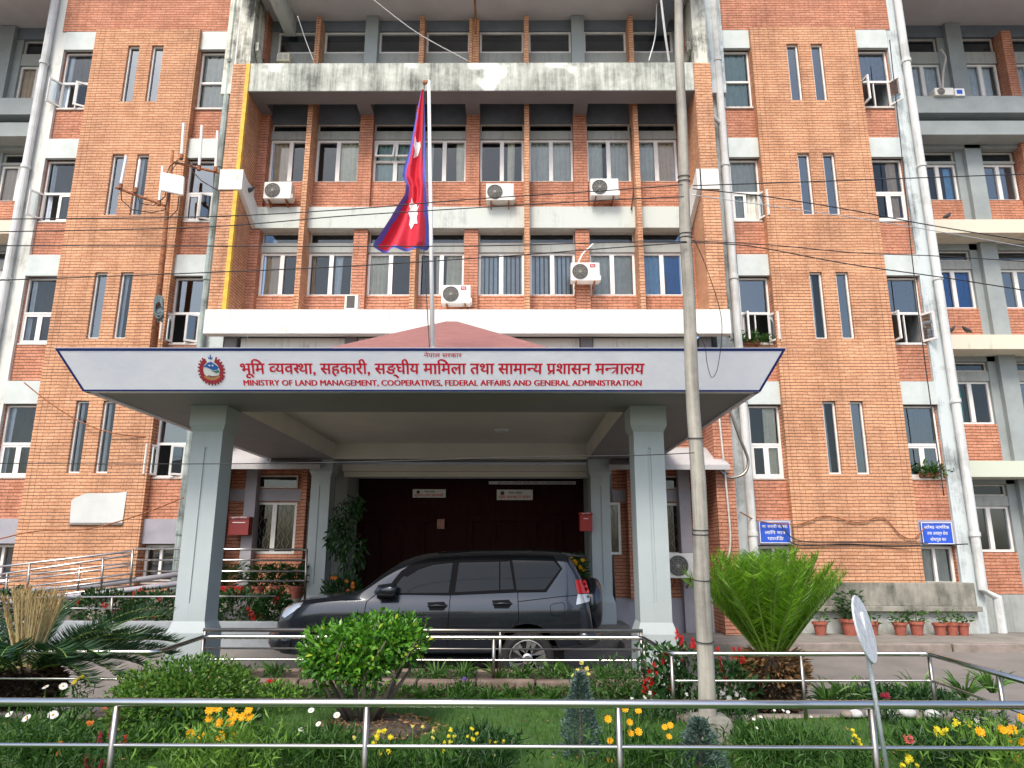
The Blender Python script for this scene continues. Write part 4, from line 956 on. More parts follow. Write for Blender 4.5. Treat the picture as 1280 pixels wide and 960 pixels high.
mb = MB()
for k in range(7): mb.tube([at(196+k*1.0, 386, 14.9), at(197+k*1.1, 394, 14.88), at(198+k*.9+random.uniform(-1, 1), 398+random.uniform(0, 6), 14.9)], .02, 5)
mb.build('tail', ['rope'], t)

# ---- utility pole
U = thing('utility_pole', 'weathered round wooden utility pole in front of the right half of the building', 'pole', (1.66, 6.6, .3))
pts = [(1.655, 6.6, .30), (1.64, 6.6, .46), (1.675, 6.6, 2.15), (1.68, 6.6, 3.9), (1.715, 6.6, 5.79), (1.765, 6.6, 7.74), (1.80, 6.6, 9.6)]
sm = []
for i in range(len(pts)-1):
    for k in range(5): sm.append(Vector(pts[i]).lerp(Vector(pts[i+1]), k/5))
sm.append(Vector(pts[-1]))
mb = MB(); mb.tube([p+Vector((.006*math.sin(i*1.3), .004*math.cos(i), 0)) for i, p in enumerate(sm)], [.076-.0042*max(0, p.z-.3)-(.0012*math.sin(i*2.1)) for i, p in enumerate(sm)], 18); mb.build('shaft', ['wood_pole'], U, smooth=True)
bk = MB(); bk.frustum(1.66, 6.6, .27, .50, .20, .18, .155, .14); bk.build('concrete_footing', ['plinth'], U, bevel=.04)
for zz in (1.1, 1.62, 2.02, 2.06, 2.9, 4.93, 4.97, 5.55, 5.6):
    r = .081-.0042*(zz-.3); x = np.interp(zz, [p[2] for p in pts], [p[0] for p in pts])
    mb = MB(); mb.tube([(x+r*math.cos(w), 6.6+r*math.sin(w), zz+.01*math.sin(w)) for w in [k*math.pi/9 for k in range(19)]], .0045, 5, cap=False); mb.build('binding_wire', ['cable'], U)

# ---- cables (each one is a thing)
def cable(label, pts, r=.0054, m='cable', sag=0, group='overhead cables', sub=8):
    P_ = [Vector(p) for p in pts]; out = []
    for i in range(len(P_)-1):                       # Catmull-Rom through the points
        a, b, c, d = P_[max(i-1, 0)], P_[i], P_[i+1], P_[min(i+2, len(P_)-1)]
        for k in range(sub):
            t = k/sub; out.append(.5*((2*b)+(c-a)*t+(2*a-5*b+4*c-d)*t*t+(3*b-a-3*c+d)*t**3))
    out.append(P_[-1]); mb = MB(); mb.tube(out, r, 6)
    return tag(mb.build('cable', [m], smooth=True), label, 'cable', group)
Y1 = 6.5
def pc(*uvs, Y=Y1): return [at(u, v, Y) for u, v in uvs]
cable('thin cable crossing the left tower level with its third row of windows', pc((-20, 274), (250, 271), (430, 262), (590, 249), (760, 238), (853, 231)))
cable('cable just under it running from the left tower across the flag', pc((-20, 290), (250, 284), (430, 270), (590, 260), (760, 250), (855, 246)))
cable('straight cable crossing the facade just above the lower office windows', pc((-20, 307), (250, 307.5), (430, 308), (620, 307), (760, 303), (858, 302)))
cable('cable rising across the lower office windows to the wooden pole', pc((-20, 351), (250, 341), (430, 333), (620, 321), (750, 311), (859, 303)))
cable('cable from the wooden pole to the right edge above the cream ledge', pc((866, 232), (960, 229), (1100, 224), (1300, 217)))
cable('cable sloping down from the wooden pole across the right tower', pc((866, 236), (960, 246), (1060, 262), (1160, 281), (1300, 304)))
cable('thin pale cable sloping close beside the one across the right tower', pc((862, 243), (960, 257), (1080, 274), (1200, 294), (1300, 312)), r=.004, m='galv')
cable('lower cable sloping from the wooden pole towards the blue curtained window', pc((864, 303), (940, 308), (1060, 330), (1180, 347), (1300, 366)))
cable('slack cable from the pole binding across the slit windows', pc((864, 301), (960, 306), (1070, 316), (1170, 320), (1300, 328)), r=.0045)
cable('low cable passing in front of the columns beneath the sign', pc((-20, 579), (200, 580), (420, 578), (640, 572), (800, 569), (868, 566)), r=.0042)
cable('cable looping down over the right end of the banner sign', [at(868, 300, 6.5), at(885, 340, 7.2), at(902, 400, 7.6), at(898, 455, 7.85), at(890, 472, 7.9), at(884, 455, 7.85), at(880, 430, 7.6), at(862, 405, 6.6)], r=.0042)
cable('white guy wire slanting across the top floor windows', [at(455, -10, 13.4), at(520, 40, 14.2), at(585, 76, 14.9)], r=.012, m='white_metal')
cable('pale guy wire at the left end of the stained balcony', [at(372, 20, 14.6), at(382, 50, 14.9), at(392, 76, 15.1)], r=.011, m='white_metal')
cable('white conduit standing on the balcony next to the wooden pole', [at(825, -12, 14.3), at(831, 40, 14.6), at(836.5, 78, 14.9)], r=.028, m='white_metal', group='conduits')
cable('thin crooked pipe at the right end of the balcony', [at(821, 5, 15), at(819, 45, 15), at(811, 76, 15)], r=.016, m='white_metal', group='conduits')
cable('slim rusty pipe hanging over the middle brick pier of the top floor', [at(593.5, -10, 14.9), at(594.5, 42, 15.3)], r=.03, m='rust', group='conduits')
cable('brown cable strung loosely across the base of the left tower', [at(-10, 676, 15.1), at(45, 664, 15.2), at(110, 661, 15.3), at(170, 645, 15.3), at(230, 622, 15.2)], r=.014, m='rust', group='facade cables')
cable('cable sagging from a white lintel across the lower slit windows', [at(30, 478, 15.3), at(60, 502, 15.35), at(100, 527, 15.4), at(140, 541, 15.4), at(182, 546, 15.5)], r=.014, m='rust', group='facade cables')
cable('brown cable waving across the right tower between the blue boards', [at(925, 640, 15.2), at(952, 652, 15.45), at(998, 655, 15.46), at(1032, 645, 15.46), at(1072, 653, 15.46), at(1103, 647, 15.46), at(1125, 668, 15.46), at(1142, 673, 15.46), at(1156, 660, 15.46)], r=.013, m='rust', group='facade cables')
cable('dark cable running level across the right tower under the blue boards', [at(985, 676, 15.46), at(1005, 682, 15.46), at(1060, 680, 15.46), at(1120, 683, 15.46), at(1210, 680, 15.2)], r=.013, group='facade cables')
cable('thin cable running just above it across the right tower', [at(975, 655, 15.46), at(1000, 676, 15.46), at(1080, 678, 15.46), at(1160, 679, 15.46)], r=.012, group='facade cables')
cable('looped grey hose beside the right drainpipes above the cycad palm', [at(912, 512, 14.9), at(925, 548, 14.95), at(935, 575, 15), at(930, 592, 15), at(912, 597, 15), at(900, 588, 15), at(899, 579, 15), at(905, 580, 15), at(909, 592, 15)], r=.03, m='steel_dull', group='facade cables')
cable('white conduit down the brick frame right of the wooden pole', [at(899, 522, 14.88), at(907, 600, 14.88), at(913, 672, 14.88), at(909, 702, 14.88)], r=.022, m='frame_old', group='conduits')
cable('bundle of dark cables hanging down the right tower corner', [at(1112, 50, 15.3), at(1128, 200, 15.3), at(1141, 330, 15.3), at(1160, 480, 15.3), at(1180, 620, 15.3)], r=.012, group='facade cables')
cable('white refrigerant hose rising from the badged unit on the brick pier', [at(722, 331, 15.4), at(728, 318, 15.45), at(737, 309, 15.5), at(742, 304, 15.6)], r=.02, m='white_metal', group='conduits')
cable('white refrigerant hose kinked beside the top window of the right wing', [at(1178, 116, 16.5), at(1179, 90, 16.8), at(1182, 72, 16.9), at(1176, 62, 16.95)], r=.03, m='frame_old', group='conduits')
cable('dark hose on the brick fin behind the white conditioner nearest the pole', [at(788, 160, 15.6), at(791, 200, 15.6), at(792, 235, 15.6), at(789, 262, 15.5)], r=.016, group='conduits')

# ---- birds on the ledges
def bird(label, u, v, Y, flip=1):
    c = at(u, v, Y); k = .9; mb = MB()
    prof = [(-.13, .0, .012), (-.09, .02, .03), (-.03, .05, .055), (.03, .07, .055), (.07, .11, .035), (.095, .145, .034), (.115, .145, .02), (.14, .138, .004)]
    mb.tube([(c.x+flip*a*k, c.y, c.z+b*k) for a, b, r in prof], [r*k for a, b, r in prof], 10)
    for d in (-.015, .015): mb.tube([(c.x+d, c.y, c.z+.03), (c.x+d, c.y, c.z-.03)], .006, 5)
    return tag(mb.build('pigeon', [mat('pigeon_grey', (.05, .05, .055), .8, var=.3, scale=30)], smooth=True), label, 'bird', 'pigeons on the ledges')
bird('dark pigeon alone on the upper cream ledge of the right wing', 1184, 272.5, 16.55)
bird('dark pigeon on the lower cream ledge, closest to the drainpipe', 1189, 415, 16.55)
bird('dark pigeon on the lower cream ledge, beside the grey column', 1209, 415, 16.55, -1)
bird('dark pigeon on the diagonal white band at the left of the recess', 312, 240, 15.0)

# ================================================================== car
CARX = -3.54; CY = 11.56                            # nose at X = CARX, near flank at about Y = 10.62
car = thing('parked_car', 'dark grey five-door off-road car parked under the entrance portico', 'car', (CARX+2.4, CY, 0))
def tab(t, x): return float(np.interp(x, [a for a, b in t], [b for a, b in t]))
TOP = [(0, .78), (.05, .95), (.12, 1.04), (.25, 1.12), (.45, 1.18), (.8, 1.225), (1.1, 1.26), (1.25, 1.30), (1.42, 1.43), (1.62, 1.60), (1.82, 1.735), (2.0, 1.80), (2.3, 1.85), (2.8, 1.88), (3.4, 1.885), (4.0, 1.875), (4.28, 1.855), (4.35, 1.79), (4.44, 1.62), (4.53, 1.42), (4.60, 1.18), (4.64, .9), (4.66, .6)]
HW = [(0, .60), (.05, .72), (.14, .82), (.3, .885), (.6, .925), (1.2, .94), (3.6, .94), (4.2, .935), (4.45, .915), (4.6, .885), (4.66, .82)]
BOT = [(0, .50), (.12, .40), (.5, .38), (1.3, .40), (3.2, .40), (4.2, .45), (4.66, .52)]
xs = sorted({0, .02, .06, .12, .2, .3, .45, .65, .9, 1.1, 1.22, 1.30, 1.42, 1.55, 1.7, 1.85, 2.0, 2.15, 2.4, 2.7, 3.0, 3.3, 3.6, 3.85, 4.05, 4.2, 4.28, 4.32, 4.38, 4.45, 4.52, 4.58, 4.63, 4.66})
mb = MB(); rows = []
for x in xs:
    T, Wd, Bz = tab(TOP, x), tab(HW, x), tab(BOT, x)
    sh = min(1.155+.012*x, T-.07)
    cab = max(0, min(1, (T-sh-.07)/.5))             # 0 on the bonnet, 1 in the cabin
    roof = (Wd-.10)*(1-cab) + .735*cab
    h = []
    h += [(Wd-.10, Bz), (Wd-.02, Bz+.05)]
    h += [(Wd-.03, Bz+(sh-Bz)*.30), (Wd-.004, Bz+(sh-Bz)*.52), (Wd+.008, Bz+(sh-Bz)*.74), (Wd+.004, Bz+(sh-Bz)*.84), (Wd-.030, sh)]
    for g in (.06, .35, .65, .88):
        yy = (Wd-.035)*(1-g)+(roof+.06*cab)*g; h.append((yy, sh+(T-sh)*g*(.97 if g > .8 else 1)))
    h += [(roof-.03, T-.015*cab-.01), (roof*.6, T+.008), (0.0001, T+.016)]
    full = [(-a, b) for a, b in h[:-1]]+[(0, h[-1][1])]+[(a, b) for a, b in h[-2::-1]]
    rows.append([(CARX+x, CY+a, b) for a, b in full])
n = len(rows[0]); v = [p for r in rows for p in r]; fs = []
for i in range(len(rows)-1):
    for j in range(n): fs.append((i*n+j, (i+1)*n+j, (i+1)*n+(j+1) % n, i*n+(j+1) % n))
fs.append(tuple(range(n))); fs.append(tuple((len(rows)-1)*n+j for j in range(n-1, -1, -1)))
mb.add(v, fs)
M['car_paint'] = mat('grey_car_paint', (.038, .046, .059), .22, .6, var=.03, coat=.7)
M['car_black'] = mat('black_trim', (.008, .008, .009), .35, var=0, spec=.08)
M['car_glass'] = mat('tinted_glass', (.012, .015, .018), .03, 0, var=0, spec=.27)
M['tyre'] = mat('tyre_rubber', (.018, .018, .018), .8, var=.2, scale=20)
M['alloy'] = mat('alloy_wheel', (.66, .66, .67), .25, .9, var=.03)
M['lamp_red'] = mat('red_lamp', (.55, .01, .012), .15, var=0, coat=.6)
M['lamp_clear'] = mat('clear_lamp', (.62, .64, .66), .12, .4, var=0, coat=.8)
M['chrome'] = mat('chrome', (.75, .75, .75), .1, 1, var=0)
body = mb.build('body', ['car_paint', 'car_black'], car, smooth=True)
WX = (CARX+.905, CARX+3.695); WZ, WR = .385, .385
def bake(o):
    dg = bpy.context.evaluated_depsgraph_get(); me = bpy.data.meshes.new_from_object(o.evaluated_get(dg)); o.modifiers.clear(); o.data = me
ss = body.modifiers.new('s', 'SUBSURF'); ss.levels = 2; ss.render_levels = 2
bpy.context.view_layer.update(); bake(body)
full_bvh = None
def bvh_of(o):
    w = wloc(o); me = o.data
    return BVHTree.FromPolygons([tuple(v.co+w) for v in me.vertices], [tuple(p.vertices) for p in me.polygons])
full_bvh = bvh_of(body)
for wx in WX:
    for s in (-1, 1):
        q = MB(); q.lathe(wx, WZ+.02, [(.455, CY+s*.60), (.455, CY+s*1.2)], 40, axis='y'); cut = q.build('cut', ['car_black'])
        bm_ = body.modifiers.new('b', 'BOOLEAN'); bm_.object = cut; bm_.operation = 'DIFFERENCE'; bm_.solver = 'EXACT'
        bpy.context.view_layer.update(); bake(body); bpy.data.objects.remove(cut)
body.data.polygons.foreach_set('use_smooth', [True]*len(body.data.polygons))
def cp(u, v): p = at(u, v, 10.64); return p.x, p.z
def onbody(x, z, off=.004, side=-1):
    h = full_bvh.ray_cast(Vector((x, CY+side*3, z)), Vector((0, -side, 0)))
    return Vector((x, (h[0].y if h[0] else CY+side*.8)+side*off, z))
from mathutils.geometry import delaunay_2d_cdt
def panel(name, pts, m, off=.004, cuts=3, parent=None, side=-1, world=False, smooth=True, step=.022):
    P2 = [p if world else cp(*p) for p in pts]; bd = []
    for (a, b), (c, d) in zip(P2, P2[1:]+P2[:1]):
        k = max(1, int(math.hypot(c-a, d-b)/step))
        for i in range(k): bd.append(Vector((a+(c-a)*i/k, b+(d-b)*i/k)))
    nb = len(bd); vs = list(bd)
    x0, x1 = min(v.x for v in bd), max(v.x for v in bd); z0, z1 = min(v.y for v in bd), max(v.y for v in bd)
    for i in range(int((x1-x0)/step)+1):
        for j in range(int((z1-z0)/step)+1): vs.append(Vector((x0+(i+.5)*step, z0+(j+.5)*step)))
    V, _, F, *_r = delaunay_2d_cdt(vs, [(i, (i+1) % nb) for i in range(nb)], [], 1, 1e-5)
    used = sorted({i for f in F for i in f}); ix = {i: k for k, i in enumerate(used)}
    q = MB(); q.add([onbody(V[i].x, V[i].y, off, side) for i in used], [tuple(ix[i] for i in f) for f in F])
    return q.build(name, [m], parent or car, smooth=smooth)
def strip(name, pts, r, m, off=.004, side=-1, n=6, world=False, parent=None):
    P2 = [p if world else cp(*p) for p in pts]; q = []
    for (a, b), (c, d) in zip(P2, P2[1:]):
        for k in range(6): q.append(onbody(a+(c-a)*k/6, b+(d-b)*k/6, off, side))
    q.append(onbody(*P2[-1], off, side)); mb = MB(); mb.tube(q, r, n); return mb.build(name, [m], parent or car)
FW = [(497, 741.5), (495, 731), (502, 722), (512, 713.5), (525, 707), (540, 702.5), (566, 699), (560.5, 741)]
RD = [(568.5, 740.5), (574, 698.5), (636, 697.3), (642.5, 736.5)]
QW = [(646, 737.5), (640, 697.5), (690, 698.3), (700.5, 711), (681, 737)]
BAND = [(484, 743.5), (489, 728), (500, 714), (514, 704.5), (535, 698), (560, 695.5), (634, 693.6), (692, 694.8), (703.5, 711), (683, 740.5), (645, 741), (562, 744.5)]
panel('window_surround', BAND, 'car_black', .003, 4)
for nm, pts in (('door_glass', FW), ('door_glass', RD), ('quarter_glass', QW)): panel(nm, pts, 'car_glass', .009)
panel('rain_visor', [(501, 719), (512, 710), (526, 703), (545, 698.5), (566, 696.5), (566, 703), (540, 706), (522, 712), (508, 721)], 'car_black', .02, 3); panel('rain_visor', [(572, 696.3), (634, 695), (636, 701.5), (572, 703)], 'car_black', .02, 3)
strip('door_divider', [(624.5, 739), (624.5, 699)], .010, 'car_black', .008)
for L_ in ([(563, 742), (560, 780), (559.5, 808)], [(647, 740), (648.5, 775), (640, 790)], [(472, 741), (458, 752), (456, 765), (457, 806)]): strip('door_seam', L_, .006, 'car_black', .0)
for (u, v) in ((628, 754.5), (547, 757)):
    x, z = cp(u, v); a, b = onbody(x-.12, z, .022), onbody(x+.12, z, .022)
    mb = MB(); mb.tube([onbody(x-.13, z-.005, .0), a, Vector((x, a.y-.01, z+.006)), b, onbody(x+.13, z-.002, .0)], .017, 8); h = mb.build('door_handle', ['car_paint'], car, smooth=True)
    panel('handle_recess', [(u-13, v-4), (u+8, v-5), (u+12, v), (u+8, v+6), (u-10, v+6)], 'car_black', .003, 2)
fl_ = [(691, 755), (703, 753), (706, 756), (706, 767), (703, 769.5), (691, 769.5), (688, 767), (688, 757)]
strip('fuel_flap_seam', fl_+[fl_[0]], .004, 'car_black', .0)
M['car_under'] = mat('sill_plastic', (.03, .031, .033), .55, var=.05)
strip('shoulder_crease', [(648, 752), (700, 746), (724, 744)], .006, 'car_paint', .001)
# lamps
panel('tail_lamp', [(719, 725), (733, 725.5), (738, 742), (722, 742)], 'lamp_red', .012, 3); panel('reversing_lamp', [(722.5, 743), (738, 743), (738, 752), (720, 756)], 'lamp_clear', .012, 3)
panel('headlight', [(349, 771), (352, 762), (360, 756), (377, 753), (375, 758), (366, 765), (354, 773)], 'lamp_clear', .012, 3)
# mirror
mx, mz = cp(488, 738)
mb = MB(); mb.tube([(mx-.20, 10.58, mz-.03), (mx-.13, 10.52, mz), (mx+.05, 10.50, mz+.012), (mx+.10, 10.50, mz+.005)], [.03, .085, .10, .085], 12); w = mb.build('wing_mirror', ['car_paint'], car, smooth=True)
mb = MB(); mb.box(mx-.05, mx+.0, 10.5, 10.72, mz-.10, mz-.06); mb.tube([(mx-.16, 10.50, mz-.07), (mx+.10, 10.49, mz-.06)], .035, 8); mb.build('mirror_base', ['car_black'], w)
# roof rail, spoiler, step, arches
strip('roof_rail', [(545, 692), (600, 688.5), (670, 687.5), (700, 690)], .02, 'car_black', -.02)
mb = MB(); sx = CARX+4.22; mb.add([(sx, CY-.64, 1.80), (sx+.38, CY-.60, 1.77), (sx+.38, CY+.60, 1.77), (sx, CY+.64, 1.80), (sx, CY-.64, 1.86), (sx+.40, CY-.60, 1.80), (sx+.40, CY+.60, 1.80), (sx, CY+.64, 1.86)], [(0, 3, 2, 1), (4, 5, 6, 7), (0, 1, 5, 4), (1, 2, 6, 5), (2, 3, 7, 6), (3, 0, 4, 7)]); mb.build('rear_spoiler', ['car_paint'], car, bevel=.015)
mb = MB(); mb.box(CARX+1.40, CARX+3.20, CY-.99, CY-.80, .36, .40); mb.build('side_step', ['car_black'], car, bevel=.015)
mb = MB(); mb.box(CARX+1.3, CARX+3.3, CY-.80, CY+.80, .32, .42); mb.build('underbody', ['car_black'], car)
mb = MB(); mb.box(CARX+.45, CARX+4.2, CY-.60, CY+.60, .30, .9); mb.build('chassis', ['car_black'], car)
mb = MB(); mb.tube([(CARX+4.42, CY-.87, .68), (CARX+4.58, CY-.82, .66), (CARX+4.68, CY-.55, .66), (CARX+4.70, CY, .66), (CARX+4.68, CY+.55, .66), (CARX+4.58, CY+.8, .66)], [.10, .12, .13, .13, .13, .12], 10); mb.build('rear_bumper', ['car_paint'], car, smooth=True)
mb = MB(); mb.tube([(CARX+.32, CY-.86, .62), (CARX+.10, CY-.74, .60), (CARX-.02, CY-.45, .60), (CARX-.05, CY, .60), (CARX-.02, CY+.45, .6), (CARX+.1, CY+.74, .6)], [.12, .14, .14, .14, .14, .14], 10); mb.build('front_bumper', ['car_paint'], car, smooth=True)
mb = MB(); mb.box(CARX+.02, CARX+.10, CY-.45, CY+.45, .76, .98); mb.build('front_grille', ['chrome'], car, bevel=.02)
mb = MB(); mb.box(CARX+4.05, CARX+4.22, CY-.86, CY-.66, .20, .55); mb.build('mud_flap', ['car_black'], car, bevel=.01)
ws = MB(); ws.add([(CARX+1.30, CY-.70, 1.345), (CARX+1.93, CY-.60, 1.772), (CARX+1.93, CY+.60, 1.772), (CARX+1.30, CY+.70, 1.345)], [(0, 1, 2, 3)]); ws.build('windscreen', ['car_glass'], car)
# wheels
def wheel(wx, s, name='wheel'):
    y0 = CY+s*.70; y1 = CY+s*.945
    mb = MB(); mb.lathe(wx, WZ, [(.25, y0), (.34, y0), (WR-.005, y0+s*.03), (WR, y0+s*.08), (WR, y1-s*.06), (WR-.02, y1-s*.015), (.31, y1), (.262, y1-s*.01), (.25, y1-s*.04)], 40, axis='y'); w = mb.build(name, ['tyre'], car, smooth=True)
    mb = MB(); mb.lathe(wx, WZ, [(.255, y1-s*.16), (.255, y1-s*.01), (.262, y1-s*.005), (.25, y1-s*.004), (.235, y1-s*.03), (.235, y1-s*.12)], 40, axis='y')
    for k in range(6):
        a = k*math.pi/3+.26
        for d in (-.16, .16):
            p = [(wx+math.cos(a)*.05, WZ+math.sin(a)*.05), (wx+math.cos(a+d)*.245, WZ+math.sin(a+d)*.245)]
            nx, nz = -math.sin(a+d)*.034, math.cos(a+d)*.034; ya, yb = y1-s*.035, y1-s*.07
            q = [(p[0][0]-nx, p[0][1]-nz), (p[1][0]-nx, p[1][1]-nz), (p[1][0]+nx, p[1][1]+nz), (p[0][0]+nx, p[0][1]+nz)]
            mb.add([(c, ya, d_) for c, d_ in q]+[(c, yb, d_) for c, d_ in q], [(0, 1, 2, 3), (7, 6, 5, 4), (0, 4, 5, 1), (1, 5, 6, 2), (2, 6, 7, 3), (3, 7, 4, 0)])
    mb.lathe(wx, WZ, [(.075, y1-s*.08), (.075, y1-s*.028), (.05, y1-s*.02)], 20, axis='y'); mb.build('rim', ['alloy'], w)
    mb = MB(); mb.lathe(wx, WZ, [(.23, y1-s*.125), (.23, y1-s*.13)], 30, axis='y'); mb.build('brake_disc', ['car_black'], w)
    return w
for wx in WX:
    for s in (-1, 1): wheel(wx, s)
sp = MB(); sx0 = CARX+4.55; zc = 1.08; ring_ = []
for r, x in ((.26, .02), (.36, .03), (.395, .09), (.40, .17), (.37, .26), (.30, .30), (.0005, .31)):
    for j in range(36): a = 2*math.pi*j/36; ring_.append((sx0+x, CY+.02+r*math.cos(a), zc+r*math.sin(a)))
sp.add(ring_, [(i*36+j, i*36+(j+1) % 36, (i+1)*36+(j+1) % 36, (i+1)*36+j) for i in range(6) for j in range(36)]+[tuple(range(35, -1, -1))]); sp.build('spare_wheel_cover', ['car_paint'], car, smooth=True)

# ================================================================== railings
def railing(name, label, runs, posts, m_top='steel', r_top=.026, r_post=.021, group=None, cat='railing'):
    p = runs[0][0][0]; t = thing(name, label, cat, p, group)
    for nm, pts, r in [(('top_rail' if k == 0 else 'lower_rail'), pts, r) for k, (pts, r) in enumerate(runs)]:
        mb = MB(); mb.tube(pts, r, 12); mb.build(nm, [m_top], t, smooth=True)
    for a, b in posts:
        mb = MB(); mb.tube([a, b], r_post, 10); mb.build('post', ['steel_dull'], t, smooth=True)
    return t
NY = 4.95
railing('garden_railing', 'long polished steel railing nearest the viewer along the garden front', [([(-8, NY, .90), (8, NY, .905)], .027), ([(-8, NY, .643), (8, NY, .648)], .0145)],
        [((-2.595+1.627*k, NY, .88), (-2.595+1.627*k, NY, .12)) for k in range(-3, 7)])
zt, zl = .90, .675
midp = [(-8.5, 7.32, zt), (-3.50, 7.30, zt), (-3.60, 8.6, zt), (1.46, 8.6, zt), (1.50, 7.30, zt), (4.02, 7.36, zt), (3.84, 5.0, zt)]
def soften(pts, d=.12):
    out = [Vector(pts[0])]
    for a, b, c in zip(pts, pts[1:], pts[2:]):
        a, b, c = Vector(a), Vector(b), Vector(c); out += [b+(a-b).normalized()*d, b+(a-b).normalized()*d*.3+(c-b).normalized()*d*.3, b+(c-b).normalized()*d]
    return out+[Vector(pts[-1])]
lowp = [(x, y, zl-.02) for x, y, _ in midp]
mp = soften(midp, .08); lp = soften(lowp, .06)
railing('garden_railing', 'steel railing that steps back in front of the car and turns at the right corner', [(mp, .024), (lp, .012)],
        [((x, y, zt-.02), (x, y, b)) for x, y, b in ((-6.6, 7.32, .2), (-5.1, 7.31, .2), (-3.6, 8.6, .4), (-1.93, 8.6, .4), (-.26, 8.6, .4), (1.46, 8.6, .4), (1.5, 7.3, .2), (2.76, 7.33, .2), (4.02, 7.36, .2), (3.93, 6.2, .2))], r_post=.019)
railing('planter_railing', 'steel railing along the far edge of the kerbed planter beside the car', [([(-3.86, 9.2, .915), (1.55, 9.2, .915)], .024), ([(-3.86, 9.2, .70), (1.55, 9.2, .70)], .012)],
        [((x, 9.2, .9), (x, 9.2, .4)) for x in (-3.84, -2.0, -.20, 1.53)], m_top='steel_dull', r_post=.019)

# ================================================================== garden
def lawn_z(x, y): return .30+.015*math.sin(x*2.1+y)+.01*math.sin(y*3.3-x)
L1 = sheet('lawn', -9.5, 4.1, 2.6, 7.38, lawn_z, 'lawn', 60, 24); sheet('lawn', -3.7, 1.55, 7.38, 8.44, lawn_z, 'lawn', 30, 8)
mb = MB(); mb.box(4.1, 9, 2.5, 7.2, -.02, .2); tag(mb.build('soil_bed', ['soil'], origin=None), kind='structure')
mb = MB(); mb.box(-9.5, -3.62, 7.38, 7.50, -.02, .33); mb.box(1.52, 4.22, 7.38, 7.50, -.02, .33); mb.box(4.10, 4.22, 2.6, 7.38, -.02, .33); tag(mb.build('garden_kerb', ['kerb'], bevel=.02), kind='structure')
mb = MB()
for k in range(8): mb.box(-3.74+k*.66, -3.085+k*.66-.012, 8.42, 8.56, .0, .462+.006*(k % 2))
mb.box(-3.74, 1.56, 9.26, 9.38, 0, .45); mb.box(-3.74, -3.6, 8.56, 9.26, 0, .45); mb.box(1.44, 1.56, 8.56, 9.26, 0, .45)
tag(mb.build('planter_kerb', ['kerb_red'], bevel=.02), kind='structure')
tag(sheet('planter_soil', -3.6, 1.44, 8.56, 9.26, lambda x, y: .425, 'soil', 6, 3), kind='structure')
mb = MB(); mb.lathe(-1.28, 6.97, [(.50, .27), (.44, .325), (.27, .36), (.02, .375)], 30); mb.v = [(x+.05*math.sin(y*19+x*7), y+.04*math.sin(x*23), z+.012*math.sin(x*31)*math.cos(y*29)) for x, y, z in mb.v]; tag(mb.build('soil_mound', ['soil'], smooth=True), kind='structure')

